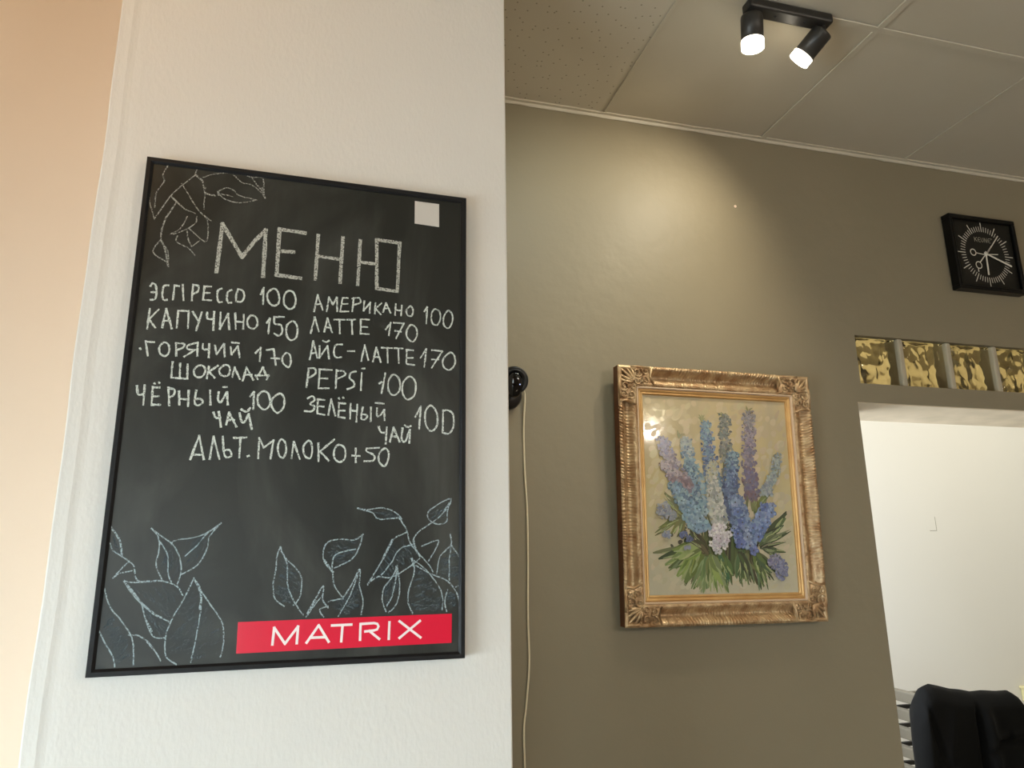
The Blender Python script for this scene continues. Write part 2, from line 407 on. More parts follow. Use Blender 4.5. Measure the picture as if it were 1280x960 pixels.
def chalk_mat(name, rgb, cover, scale=520):
    m = bpy.data.materials.new(name); m.use_nodes = True; nt = m.node_tree; b = bsdf(m)
    b.inputs['Base Color'].default_value = lin(rgb); b.inputs['Roughness'].default_value = 0.95; b.inputs['Specular IOR Level'].default_value = 0.1
    tc = nt.nodes.new('ShaderNodeTexCoord'); n = nt.nodes.new('ShaderNodeTexNoise'); n.inputs['Scale'].default_value = scale; n.inputs['Detail'].default_value = 3
    nt.links.new(tc.outputs['Object'], n.inputs[0])
    mr = nt.nodes.new('ShaderNodeMapRange'); mr.inputs[1].default_value = 0.62-cover*0.35; mr.inputs[2].default_value = 0.78-cover*0.35
    mr.inputs[3].default_value = 0.15*cover; mr.inputs[4].default_value = min(1, cover*1.15)
    nt.links.new(n.outputs['Fac'], mr.inputs[0]); nt.links.new(mr.outputs[0], b.inputs['Alpha'])
    return m
C_white = chalk_mat('white_chalk', (214, 220, 212), 0.85)
C_menu = chalk_mat('grainy_white_chalk', (190, 190, 180), 0.78, 430)
C_faint = chalk_mat('faint_white_chalk', (168, 168, 160), 0.62)
C_blue = chalk_mat('pale_blue_chalk', (172, 187, 190), 0.70)
C_bfill = chalk_mat('faint_blue_chalk', (98, 112, 118), 0.5)
C_smear = chalk_mat('smeared_chalk', (120, 120, 114), 0.2, 60)
lay = [0]
def strokes(name, data, org, sc, wpx, m, smooth=True, jit=0.28, corner=False, join=2.4):
    """data 'x,y x,y;...' in a magnified view of the board with origin org and scale sc"""
    lines = []
    for s in data.split(';'):
        s = s.strip()
        if not s: continue
        pts = [tuple(float(v) for v in q.split(',')) for q in s.split()]
        if smooth and len(pts) > 2: pts = crom(pts, 5)
        else:
            o = []
            for a, c in zip(pts, pts[1:]):
                for k in range(6): o.append((a[0]+(c[0]-a[0])*k/6, a[1]+(c[1]-a[1])*k/6))
            o.append(pts[-1]); pts = o
        lines.append(pts)
    grp = list(range(len(lines)))                  # strokes that touch make one letter or one leaf
    for i in range(len(lines)):
        for j in range(i):
            if grp[i] == grp[j]: continue
            if min((p[0]-q[0])**2+(p[1]-q[1])**2 for p in lines[i] for q in lines[j]) < (join*sc)**2:
                a, c = grp[i], grp[j]; grp = [c if g == a else g for g in grp]
    for g in sorted(set(grp)):
        b = bmesh.new()
        for pts in [l for l, k in zip(lines, grp) if k == g]:
            reps = 2 if (name == 'chalk_leaf') else 1
            for rp in range(reps):
              lay[0] += 1; am = (2.3 if reps == 2 else 0.9)*sc/5.0; sd = random.uniform(0, 99)
              pts = [(x+am*noise.noise(Vector((x*0.03, y*0.03, sd)))+am*0.35*noise.noise(Vector((x*0.2, y*0.2, sd))), y+am*noise.noise(Vector((x*0.03, y*0.03, sd+9)))+am*0.35*noise.noise(Vector((x*0.2, y*0.2, sd+5)))) for x, y in pts]
              ribbon(b, [L(atA(org[0]+x/sc, org[1]+y/sc, FACE)) for x, y in pts], wpx*(0.75 if reps == 2 else 1)*(0.00155 if name == 'heading_letter' else 0.00132), SURF-0.0003-0.0000012*lay[0], jit)
        o = obj(name, b, m, board)
        if name == 'chalk_smear': o['kind'] = 'stuff'
S = 5.333
strokes('heading_letter', '590,800 610,640 630,480;630,480 695,590 760,700;760,700 840,600 918,520;918,520 910,670 900,830;'
  '1010,515 990,820;1010,515 1180,540;1000,660 1105,667;990,820 1150,842', (160, 190), S, 4.6, C_menu, False, 0.12, True)
strokes('heading_letter', '95,395 75,688;95,535 250,558;260,410 240,710;375,430 358,725;375,575 480,587;485,425 638,447;638,447 622,770;622,770 485,750;485,750 485,425', (380, 220), S, 4.2, C_menu, False, 0.12, True)
o34 = (160, 340)
strokes('chalk_letter', '150,95 165,75 185,90 190,140 180,180 150,185;155,135 188,135;270,90 240,95 230,140 235,185 260,185;310,90 300,185;310,90 340,94;365,85 370,190;'
  '435,85 425,190;435,85 470,95 465,130 435,145;510,95 500,185;510,95 555,98;505,140 545,140;500,185 555,190;625,110 600,125 595,170 605,200 625,200;'
  '690,120 665,135 660,180 670,205 690,205;735,115 722,150 720,195;735,115 765,125 775,165 755,198 720,195;'
  '885,150 905,105;905,105 900,215;960,115 930,145 935,195 970,225 1005,205 1005,150 985,115 960,115;1075,125 1045,150 1040,210 1070,245 1105,235 1118,190 1105,140 1075,125', o34, S, 2.5, C_white)
strokes('chalk_letter', '145,245 128,378;205,250 140,315;140,315 182,372;228,370 255,245;255,245 292,378;238,325 282,325;325,372 335,258;335,258 405,262;405,262 400,375;'
  '432,265 465,320;492,268 455,390;528,270 530,310 570,315;575,265 568,388;618,268 612,380;612,380 668,280;668,278 675,382;715,275 718,380;718,330 770,335;772,285 768,380;'
  '820,290 795,325 805,365 840,378 862,350 855,305 820,290;925,340 945,310;945,310 935,410;1040,300 975,300;975,300 978,345 1020,355 1028,400 1005,425 975,410;'
  '1090,330 1058,360 1058,420 1085,455 1122,435 1130,375 1112,335 1090,330', o34, S, 2.5, C_white)
strokes('chalk_letter', '80,508 84,516;118,460 132,558;118,465 175,468;240,470 210,500 215,545 250,560 275,530 270,485 240,470;320,475 322,560;320,475 375,480 365,505 325,520;'
  '465,470 400,490 400,515 460,520;465,470 462,560;445,520 375,565;500,480 500,515 535,515;542,480 538,570;580,490 590,550;590,550 640,480;640,480 645,565;'
  '685,500 690,550;690,550 732,495;732,495 745,570;692,470 740,475;850,540 885,505;885,505 878,595;925,520 972,515;972,515 985,620;955,575 1010,578;'
  '1055,540 1030,570 1035,610 1070,635 1085,600 1080,555 1055,540', o34, S, 2.4, C_white)
strokes('chalk_letter', '298,600 288,705;288,705 395,712;395,712 398,615;348,610 345,705;470,625 440,655 450,695 490,700 515,665 505,630 470,625;540,630 525,710;600,625 540,665;540,665 578,705;'
  '640,622 608,655 625,690 665,690 680,655 670,625 640,622;695,700 712,635;712,635 745,715;765,725 790,635;790,635 835,720;778,685 825,685;870,690 900,635;900,635 920,690;850,690 940,690;850,690 865,715;935,690 925,718', o34, S, 2.4, C_white)
strokes('chalk_letter', '60,760 68,815 105,815;112,755 102,885;165,765 158,885;165,770 210,770;160,830 205,828;158,885 215,885;176,742 180,746;206,736 210,740;270,770 275,890;270,775 310,785 305,820 275,838;'
  '340,795 342,885;342,845 400,850;405,790 400,895;455,790 445,870 470,890 500,865 480,845 450,850;548,790 550,885;605,800 600,850 620,868 655,805;660,800 665,885;635,768 660,768;'
  '815,830 840,800;840,800 835,915;890,800 865,830 870,885 910,918 945,885 940,820 915,797 890,800;1000,815 960,850 960,900 995,940 1035,905 1042,850 1025,815 1000,815', o34, S, 2.6, C_white)
o45 = (160, 450)
strokes('chalk_letter', '570,350 585,385 615,385;605,345 620,445;655,430 675,350;675,350 722,445;665,400 708,400;745,355 755,405 775,415 805,360;805,360 825,460;755,330 790,345 815,320', o45, S, 2.7, C_white)
strokes('chalk_letter', '415,662 475,505;475,505 505,662;432,632 498,632;545,662 570,510;570,510 610,660;632,510 640,620 660,650 690,635 675,600 640,605;705,520 790,518;750,520 742,650;796,642 806,638;'
  '868,655 875,520;875,520 905,585;905,585 970,535;970,535 950,658;1020,530 1000,570 1005,630 1035,652 1055,600 1045,545 1020,530;1090,655 1105,545;1105,545 1145,660;'
  '1200,540 1168,580 1180,640 1215,655 1228,600 1220,550 1200,540', o45, S, 2.5, C_white)
o48 = (370, 480)
strokes('chalk_letter', '150,395 150,515;255,370 160,450;160,450 218,510;285,405 255,440 258,495 290,520 325,495 325,430 285,405;375,478 425,480;398,430 398,522;555,425 470,430;470,430 472,450 520,475 515,510 455,515;'
  '590,430 555,465 555,520 590,548 615,500 615,450 590,430', o48, S, 2.5, C_white)
strokes('chalk_letter', '552,285 565,320 600,325;605,290 598,398;625,385 650,290;650,290 690,385;635,350 675,350;710,295 705,370 730,380 755,310;760,305 755,392;725,275 745,288 765,280', o48, S, 2.7, C_white)
strokes('chalk_letter', '795,220 832,150;832,150 820,300;890,145 862,190 865,270 900,315 938,280 942,210 920,160 890,145;980,175 978,325;978,325 1020,330 1050,280 1045,200 1010,175 980,180', o48, S, 2.5, C_white)
o35 = (370, 350)
strokes('chalk_letter', '120,210 145,100;145,100 178,200;130,165 165,160;205,210 220,115;220,115 245,165;245,165 272,115;272,115 275,210;310,120 345,120;310,120 295,210;305,160 345,160;295,210 350,210;'
  '385,120 375,210;375,125 420,120 430,150 390,165;455,140 450,205;450,205 495,150;495,150 490,220;530,155 525,225;570,155 530,190;530,190 565,230;580,215 600,155;600,155 630,220;590,190 620,190;'
  '665,160 660,235;662,200 700,205;705,170 700,238;760,175 735,205 745,235 770,240 780,205 770,180 760,175;855,210 875,180;875,180 868,290;925,195 903,230 908,285 940,300 962,260 955,210 925,195;'
  '1015,205 985,245 985,300 1015,322 1040,285 1042,235 1015,205', o35, S, 2.3, C_white)
strokes('chalk_letter', '98,355 125,248;125,248 152,345;188,345 210,255;210,255 240,350;195,315 230,318;255,265 325,265;290,265 292,358;340,265 395,265;372,265 375,362;430,262 488,265;432,262 430,360;430,312 478,315;430,358 485,362;'
  '598,330 632,285;632,285 618,370;652,285 720,290;720,290 665,390;660,340 700,345;765,300 738,340 742,385 780,412 805,370 800,320 765,300', o35, S, 2.3, C_white)
strokes('chalk_letter', '92,530 115,408;115,408 142,520;100,490 135,485;158,440 155,520;155,520 210,440;210,440 220,525;180,405 200,415 220,405;308,430 265,435 252,480 265,515 302,515;345,475 390,475;'
  '435,540 458,435;458,435 482,535;512,545 535,450;535,450 565,548;522,515 555,515;570,452 640,455;608,455 612,552;655,455 712,457;682,455 685,555;735,465 780,470;738,465 735,555;740,520 780,520;738,560 790,568;'
  '830,520 868,460;868,460 855,580;905,468 975,475;975,475 905,585;905,530 950,530;1025,485 980,530 985,580 1025,600 1058,560 1055,505 1025,485', o35, S, 2.3, C_white)
strokes('chalk_letter', '85,590 70,715;85,590 125,590 128,625 80,655;155,595 240,600;158,595 150,722;155,655 210,658;150,722 218,722;270,600 265,722;270,605 320,610 325,635 270,660;'
  '400,610 365,620 358,655 385,680 385,710 342,728;438,620 432,735;440,592 458,590;555,690 570,680;595,622 570,755;640,635 615,680 620,745 655,768 690,735 690,670 665,635 640,635;'
  '750,645 712,690 712,760 745,798 790,765 798,695 780,655 750,645', o35, S, 2.4, C_white)
strokes('chalk_letter', '78,790 110,775 125,800 95,825 125,845 105,875 58,875;145,795 190,800;145,795 142,890;142,840 185,845;142,890 190,900;215,900 235,795;235,795 262,905;285,820 330,825;287,820 282,910;285,870 325,872;282,912 325,920;'
  '286,788 290,793;313,783 317,788;365,825 360,925;362,870 405,875;408,830 402,945;445,850 435,920 460,930 475,905 445,895;500,850 498,945;540,855 540,905 560,905 585,868;588,865 590,935;530,820 585,825', o35, S, 2.4, C_white)
# leaf drawings
strokes('chalk_leaf', '270,85 235,150 240,200 190,270 180,370;145,260 145,340 175,440;175,450 280,300 370,215 450,155;465,105 450,155 495,190 515,270 580,290;515,270 505,380;'
  '290,300 370,375 450,410;360,210 430,330 480,400 555,460;215,590 170,650 185,690 260,735 270,765;225,600 265,660 268,730;395,430 350,510 280,550;300,550 380,520 450,475 458,430;'
  '410,510 450,550 520,600 535,520 525,450 480,400;395,530 405,590 425,630;330,560 325,600 400,640 445,690;425,630 480,590;600,265 660,240 710,260 740,290 850,320;600,265 640,310 740,340 860,320;600,275 700,300;'
  '500,170 570,150 660,140;700,150 760,205 820,220 890,270 915,310;780,155 830,170 890,170 905,210 905,290;820,165 860,220 905,270', (160, 190), S, 1.9, C_faint)
strokes('chalk_leaf', '320,340 240,470 220,580 245,640 268,765;600,265 604,290;515,240 515,275 580,292;895,240 905,290 912,305;268,80 262,105;450,150 470,170 500,200;290,300 370,375', (160, 190), S, 2.6, C_faint)
d7 = ('170,80 215,150 230,235;165,170 180,210 240,250 290,290 300,335;180,360 250,285 270,270;180,360 220,335 285,320;300,350 330,380 440,375 530,405 560,455;390,90 430,140 430,220 415,290 450,375;'
  '390,90 450,135 510,180 545,250 550,330 530,400;440,165 480,240 480,330 500,385;500,180 520,155 620,140 700,110 770,60;770,60 710,130 690,210 640,290 555,340;765,65 690,120 640,180 575,240;240,375 300,385 440,375;'
  '240,375 300,460 390,545 490,600;260,400 330,490 360,590 400,680 465,685;622,360 580,450 510,570 470,670 465,770 490,810 540,840;622,360 660,430 660,520 640,650 605,820;'
  '622,360 640,400 700,490 770,590 785,670 780,740 765,790;135,420 160,510 215,580 265,650 290,710 292,835;265,670 320,675 370,710 410,760 440,810;105,650 140,720 180,790 190,845')
strokes('chalk_leaf', d7, (100, 640), 4.365, 1.9, C_blue)
strokes('chalk_leaf', '240,375 300,460 390,545 440,575;165,80 215,150 228,225;645,400 660,460 655,530;370,710 400,745;360,590 390,650', (100, 640), 4.365, 3.0, C_blue)
d8 = ('90,275 70,330 65,400 50,480 60,560 110,600;90,275 110,330 170,390 205,450 195,550 160,595;95,300 125,370 130,490 160,570 215,650;235,640 280,560 325,490 320,560 350,610;320,540 270,600 230,660;350,600 305,620 325,660;'
  '540,210 490,240 410,235 345,255 322,310 330,360 375,415;540,210 510,300 470,350 380,395;500,290 390,320 370,400;375,415 385,490 430,555;430,555 480,480 522,400 520,490 540,570 530,645;350,575 430,560;520,400 470,540 405,655;'
  '510,68 560,75 640,65 710,85 750,125;510,68 590,90 620,125 680,125 745,115;735,120 770,170 800,260 850,320 900,380 920,415;1020,15 950,45 895,90 900,130 950,155 995,140 1000,80 1020,15;'
  '1015,40 960,110 900,155 840,200 815,250 850,330;775,200 700,240 650,340 590,440 565,485;565,480 620,440 690,445 780,395 850,340;810,265 740,290 690,370 640,430;725,380 700,440 655,500 645,570 665,630;'
  '725,380 740,500 720,590 680,635;720,440 700,540 670,600;1015,210 1020,265 960,330 940,430;1020,265 1070,340;1020,265 1010,370 1010,460;1085,475 1045,495;860,275 950,240 930,300 895,355;'
  '805,340 820,410 790,510 785,580 810,640;805,340 890,410 950,490 975,560 970,620;830,380 900,420 1000,465 1050,530 1075,620;1000,510 985,580 995,630')
strokes('chalk_leaf', d8, (330, 620), 4.363, 2.0, C_blue)
strokes('chalk_leaf', '815,240 820,270 835,310;700,240 650,340;805,340 815,380;515,68 570,80;1010,40 985,80;330,350 375,415;720,385 722,440;240,640 280,570', (330, 620), 4.363, 3.2, C_blue)
def hatch(polys, org, sc):
    b = bmesh.new()
    def inside(x, y, P):
        c = False; j = len(P)-1
        for i in range(len(P)):
            if (P[i][1] > y) != (P[j][1] > y) and x < (P[j][0]-P[i][0])*(y-P[i][1])/(P[j][1]-P[i][1])+P[i][0]: c = not c
            j = i
        return c
    for P, ang, cnt in polys:
        xs = [q[0] for q in P]; ys = [q[1] for q in P]; k = 0; t = 0
        while k < cnt and t < 4000:
            t += 1; x, y = random.uniform(min(xs), max(xs)), random.uniform(min(ys), max(ys))
            if not inside(x, y, P): continue
            a = R(ang)+random.uniform(-0.35, 0.35); pts = []; amp = random.uniform(2, 5); ph = random.uniform(0, 6)
            for s in range(8):
                d = s*7; xx = x+math.cos(a)*d-math.sin(a)*amp*math.sin(ph+s); yy = y+math.sin(a)*d+math.cos(a)*amp*math.sin(ph+s)
                if not inside(xx, yy, P): break
                pts.append((xx, yy))
            if len(pts) > 3:
                lay[0] += 1; k += 1
                ribbon(b, [L(atA(org[0]+q[0]/sc, org[1]+q[1]/sc, FACE)) for q in pts], 1.3*0.00142, SURF-0.0002-0.00000012*lay[0], 0.2)
    o = obj('chalk_shading', b, C_bfill, board); o['kind'] = 'stuff'; return o
hatch([([(622, 370), (510, 570), (468, 700), (480, 790), (600, 820), (760, 790), (780, 680), (700, 500)], -35, 120),
       ([(395, 100), (435, 220), (420, 290), (455, 370), (525, 395), (548, 300), (510, 190)], -60, 45),
       ([(765, 70), (600, 150), (515, 170), (550, 330), (640, 280), (700, 180)], -60, 50),
       ([(250, 385), (450, 380), (550, 440), (490, 590)], 60, 45), ([(110, 640), (140, 520), (260, 680), (285, 820), (195, 830)], -40, 70),
       ([(260, 410), (480, 600), (460, 680), (395, 670), (330, 500)], 70, 30), ([(170, 90), (228, 235), (180, 205)], 70, 10)], (100, 640), 4.365)
hatch([([(90, 290), (55, 480), (65, 570), (150, 590), (195, 550), (200, 450), (110, 335)], 20, 60), ([(535, 215), (350, 255), (325, 310), (375, 400), (470, 350)], 10, 45),
       ([(770, 205), (700, 245), (570, 475), (690, 440), (840, 330)], 60, 70), ([(812, 360), (788, 520), (800, 630), (960, 630), (970, 550), (890, 420)], -10, 90),
       ([(520, 410), (430, 560), (350, 580), (420, 650), (525, 640)], 10, 50), ([(1015, 270), (945, 360), (945, 425), (1010, 460), (1080, 470), (1070, 345)], -30, 50),
       ([(980, 500), (985, 620), (1050, 600), (1040, 530)], 10, 25), ([(560, 78), (650, 70), (740, 115), (640, 128)], 5, 18), ([(1005, 40), (900, 95), (905, 130), (990, 135)], -30, 22),
       ([(722, 400), (650, 510), (668, 620), (735, 500)], -70, 25)], (330, 620), 4.363)
# dim wiped smears
strokes('chalk_smear', '420,200 470,212 505,230;380,610 450,600 560,640;80,470 200,440 330,455 480,500', (370, 350), 4.0, 26, C_smear)
strokes('chalk_smear', '20,60 120,50 210,80;250,140 330,120 420,150;60,150 90,220 110,330', (230, 610), 4.0, 22, C_smear)
# blank white label at the top right
def sheet(name, corners, y, m, parent, th=0.0006):
    b = bmesh.new(); q = [L(atA(px, py, FACE)) for px, py in corners]
    fr = [b.verts.new((x, y, z)) for x, z in q]; bk = [b.verts.new((x, y+th, z)) for x, z in q]
    b.faces.new(fr); b.faces.new(bk[::-1])
    for k in range(4): b.faces.new((fr[k], bk[k], bk[(k+1) % 4], fr[(k+1) % 4]))
    bmesh.ops.recalc_face_normals(b, faces=b.faces); return obj(name, b, m, parent)
st = sheet('square_label', [(518.6, 251.5), (548.8, 255.5), (548.8, 284), (518.2, 279.5)], SURF-0.0009, mat('label_paper', (205, 200, 192), 0.5), board)
st['label'] = 'small blank white square label'
M_red = mat('glossy_red_sticker', (226, 24, 58), 0.35, spec=0.3, coat=0.25, coat_rough=0.06, bump=(9, 0.3, 3, 0.004))
rs = sheet('banner_sticker', [(297.6, 777.6), (564.8, 767), (564.3, 803.4), (295.2, 817)], SURF-0.0009, M_red, board)
rs['label'] = 'red banner sticker with white capital letters'
b = bmesh.new()
mt = ('258,195 268,105;268,105 325,190;325,190 395,98;395,98 388,188;440,185 505,92;505,92 558,180;465,158 540,155;575,93 680,88;632,92 625,178;725,170 728,85;'
      '728,85 800,80 817,84 824,98 816,114 800,119 752,125;775,122 828,165;882,75 878,165;935,70 1048,157;1045,68 935,160')
for k, s in enumerate(mt.split(';')):
    pts = [tuple(float(v) for v in q.split(',')) for q in s.split()]
    q = [L(atA(280+x/4.267, 760+y/4.267, FACE)) for x, y in pts]
    ribbon(b, q, 0.0042, SURF-0.00125-0.000005*k)
obj('sticker_lettering', b, mat('sticker_white', (250, 235, 232), 0.4), rs)

# ------------------------------------------------------------------ ceiling spotlight
fx = empty('ceiling_spotlight', (1.19, 1.425, H)); FXO = Vector((1.19, 1.425, H))
tag(fx, 'black double spotlight with two lit cylinder heads under the tiled ceiling', 'ceiling light')
M_lampb = mat('matt_black_lamp_metal', (50, 48, 45), 0.42, metal=0.3)
b = bx(Vector((1.055, 1.405, H-0.031))-FXO, Vector((1.317, 1.447, H-0.0015))-FXO, 0.006); obj('ceiling_bar', b, M_lampb, fx)
for sx in (1.145, 1.238):
    b = bmesh.new(); lathe(b, [(0, 0.002), (0.003, 0.002), (0.0042, 0), (0.0042, -0.001)], aim(Vector((sx, 1.427, H-0.031))-FXO, (0, 0, -1)), 12); obj('screw', b, M_blackpl, fx)
M_glow = bpy.data.materials.new('glowing_acrylic_ring'); M_glow.use_nodes = True
bsdf(M_glow).inputs['Base Color'].default_value = (0.9, 0.88, 0.82, 1); bsdf(M_glow).inputs['Emission Color'].default_value = (1, 0.90, 0.72, 1); bsdf(M_glow).inputs['Emission Strength'].default_value = 12
M_lens = bpy.data.materials.new('glowing_lamp_lens'); M_lens.use_nodes = True
bsdf(M_lens).inputs['Emission Color'].default_value = (1, 0.93, 0.80, 1); bsdf(M_lens).inputs['Emission Strength'].default_value = 12
def lamp_head(top, end, power, size):
    top, end = Vector(top), Vector(end); d = (end-top).normalized(); Ln = (end-top).length
    M = aim(top-FXO, d); r = 0.0292; z1 = Ln-0.023
    b = bmesh.new(); lathe(b, [(0, 0), (r-0.005, 0), (r-0.001, 0.0015), (r, 0.006), (r, z1), (r-0.003, z1), (r-0.003, z1-0.002), (0, z1-0.002)], M)
    head = obj('lamp_head', b, M_lampb, fx, True)
    b = bmesh.new(); lathe(b, [(r-0.004, z1-0.001), (r+0.0005, z1+0.0005), (r+0.0005, Ln-0.001), (r-0.0005, Ln), (r-0.006, Ln), (r-0.006, Ln-0.003)], M); obj('diffuser_ring', b, M_glow, head)
    b = bmesh.new(); lathe(b, [(0, Ln-0.004), (r-0.006, Ln-0.004)], M); obj('lamp_lens', b, M_lens, head)
    b = bmesh.new(); tube(b, [top-FXO-Vector((0, 0, 0)), Vector((top.x, top.y, H-0.030))-FXO+Vector((0, 0, 0))] if (top-Vector((top.x, top.y, H-0.03))).length > 0.004 else [top-FXO, top-FXO+Vector((0, 0, 0.006))], 0.008, 12)
    obj('swivel_joint', b, M_lampb, fx)
    l = bpy.data.lights.new('spot_beam', 'SPOT'); l.energy = power; l.color = (1, 0.84, 0.58); l.spot_size = R(size); l.spot_blend = 0.85; l.shadow_soft_size = 0.018
    l.energy *= 1.0; l.color = (0.98, 0.88, 0.68); o = bpy.data.objects.new('spot_beam', l); COL.objects.link(o); o.location = end+d*0.004; o.rotation_euler = d.to_track_quat('-Z', 'Y').to_euler()
e1 = atY(941, 61, 1.44); lamp_head(atY(939.5, 20, 1.428), e1, 11, 120)
e2 = atY(997.5, 77.5, 1.49); t2 = atY(1029, 38.5, 1.428); lamp_head(t2, e2, 19, 122)

# ------------------------------------------------------------------ wall clock
ck = empty('wall_clock', (2.395, 1.9995, CAM_Z+0.944)); tag(ck, 'square black wall clock with white ticks and printed scissors on the grey wall', 'clock')
M_face = mat('black_clock_face', (24, 23, 18), 0.4, spec=0.25); M_tick = mat('white_clock_print', (214, 208, 194), 0.5); M_case = mat('glossy_black_case', (7, 7, 6), 0.3, spec=0.25)
cw, ch, cd = 0.157, 0.299, 0.036
b = bmesh.new()
for lo, hi in (((-cw, -cd, 0), (cw, 0, 0.017)), ((-cw, -cd, ch-0.017), (cw, 0, ch)), ((-cw, -cd, 0.0165), (-cw+0.017, 0, ch-0.0165)), ((cw-0.017, -cd, 0.0165), (cw, 0, ch-0.0165))): box(b, lo, hi, 0.003)
obj('clock_case', b, M_case, ck)
obj('clock_face', bx((-cw+0.012, -0.024, 0.012), (cw-0.012, -0.001, ch-0.012)), M_face, ck)
cz, fy = ch/2, -0.0245
b = bmesh.new()
for k in range(60):
    a = 2*math.pi*k/60; lg = k % 5 == 0; r0, r1 = 0.094, (0.130 if lg else 0.113)
    ribbon(b, [(math.sin(a)*r0, cz+math.cos(a)*r0), (math.sin(a)*r1, cz+math.cos(a)*r1)], 0.0032 if lg else 0.0024, fy)
obj('tick_marks', b, M_tick, ck)
b = bmesh.new()                                    # printed scissors
def rim(cx, cy_, r, wd):
    pts = [(cx+r*math.cos(t*math.pi/10), cy_+r*math.sin(t*math.pi/10)) for t in range(21)]; ribbon(b, pts, wd, fy-0.0002)
rim(-0.057, cz+0.004, 0.0125, 0.0038); rim(-0.040, cz-0.046, 0.0135, 0.0038)
ribbon(b, [(-0.045, cz+0.003), (-0.012, cz), (0.06, cz+0.006)], 0.0032, fy-0.0003)
ribbon(b, [(-0.032, cz-0.034), (0, cz), (0.03, cz+0.03), (0.075, cz+0.083)], 0.0042, fy-0.0004)
ribbon(b, [(-0.046, cz-0.058), (-0.046, cz-0.072)], 0.004, fy-0.0003)
for k in range(6): ribbon(b, [(0.004+0.005*k, cz+0.0005+0.006*k), (0.009+0.005*k, cz+0.0065+0.006*k)], 0.0085-0.0008*k, fy-0.0005)
obj('scissors_print', b, M_tick, ck)
b = bmesh.new(); x = -0.040; z0, z1 = cz+0.050, cz+0.068
Lt = {'K': [[(0, 0), (0, 1)], [(.7, 1), (0, .45)], [(.15, .55), (.75, 0)]], 'E': [[(.7, 1), (.2, .95), (0, .5), (.2, .05), (.7, 0)], [(0, .5), (.6, .5)]],
      'U': [[(0, 1), (0, .25), (.3, 0), (.6, .25), (.6, 1)]], 'N': [[(0, 0), (0, 1)], [(0, 1), (.65, 0)], [(.65, 0), (.65, 1)]]}
for chh in 'KEUNE':
    for s in Lt[chh]: ribbon(b, [(x+u*0.0165, z0+v*(z1-z0)) for u, v in s], 0.0016, fy-0.0002)
    x += 0.0158
ribbon(b, [(x+0.001+0.003*math.cos(t), z1-0.001+0.003*math.sin(t)) for t in [k*math.pi/4 for k in range(9)]], 0.001, fy-0.0002)
obj('clock_lettering', b, mat('grey_clock_print', (176, 170, 152), 0.5), ck)
def hand(name, a, l, wd, y):
    b = bmesh.new(); s, c = math.sin(a), math.cos(a)
    P = [(-0.012, wd*0.8), (l*0.97, wd), (l, wd*0.6)]
    f = []
    for yy in (y, y+0.0012):
        f.append([b.verts.new((s*d+c*h, yy, cz+c*d-s*h)) for d, h in [(P[0][0], -P[0][1]), (P[1][0], -P[1][1]), (P[2][0], -P[2][1]), (P[2][0], P[2][1]), (P[1][0], P[1][1]), (P[0][0], P[0][1])]])
    b.faces.new(f[0]); b.faces.new(f[1][::-1])
    for k in range(6): b.faces.new((f[0][k], f[1][k], f[1][(k+1) % 6], f[0][(k+1) % 6]))
    bmesh.ops.recalc_face_normals(b, faces=b.faces); obj(name, b, M_tick, ck)
hand('hour_hand', R(183), 0.084, 0.0034, -0.028); hand('minute_hand', R(110), 0.118, 0.0034, -0.031)
b = bmesh.new(); lathe(b, [(0, 0.008), (0.004, 0.008), (0.006, 0.006), (0.006, 0)], aim((0, -0.0245, cz), (0, -1, 0)), 16); obj('hub', b, M_tick, ck)

# ------------------------------------------------------------------ small black camera on the wall and its cable
sc0 = atY(634.5, 488.5, 2.0)
wc = empty('security_camera', (sc0.x, 1.9995, sc0.z)); tag(wc, 'small black round indoor camera on the grey wall, half hidden by the pier', 'camera')
b = bmesh.new(); lathe(b, [(0, 0), (0.040, 0), (0.042, 0.004), (0.041, 0.022), (0.034, 0.030), (0, 0.032)], aim((-0.004, 0, -0.018), (0, -1, 0)), 40); obj('wall_base', b, M_blackpl, wc, True)
hd = aim((0.0, -0.072, 0.014), (-0.10, -0.95, -0.28))
b = bmesh.new(); lathe(b, [(0, -0.042), (0.02, -0.037), (0.034, -0.024), (0.040, -0.008), (0.041, 0.006), (0.039, 0.013), (0.036, 0.016), (0.033, 0.014), (0.032, 0.012), (0, 0.012)], hd, 40); head = obj('camera_head', b, M_blackpl, wc, True)
b = bmesh.new(); lathe(b, [(0.031, 0.010), (0.034, 0.0155), (0.031, 0.0175), (0.028, 0.013)], hd, 40); obj('rim_ring', b, mat('dark_grey_ring', (45, 45, 46), 0.3), head, True)
b = bmesh.new(); lathe(b, [(0.0, 0.0235), (0.010, 0.0225), (0.022, 0.0195), (0.0265, 0.0155), (0.028, 0.010)], hd @ Matrix.Translation((0, -0.011, 0)) @ Matrix.Diagonal((0.92, 1.35, 1, 1)), 40); obj('lens_cover', b, mat('gloss_black_lens', (5, 5, 6), 0.06), head, True)
hm = hd @ Matrix.Translation((0.003, -0.024, 0.0205))
b = bmesh.new(); lathe(b, [(0, 0.0015), (0.0055, 0.001), (0.006, -0.004)], hm, 16); obj('lens', b, mat('pale_lens_glint', (150, 146, 134), 0.25), head)  # pale disc paints in the glint on the lens
hm = hd @ Matrix.Translation((0.014, -0.010, 0.021))
M_led = bpy.data.materials.new('blue_led'); M_led.use_nodes = True; bsdf(M_led).inputs['Emission Color'].default_value = (0.35, 0.5, 1, 1); bsdf(M_led).inputs['Emission Strength'].default_value = 0.9
b = bmesh.new(); lathe(b, [(0, 0.002), (0.0018, 0.0015), (0.002, -0.003)], hm, 12); obj('indicator_light', b, M_led, head)
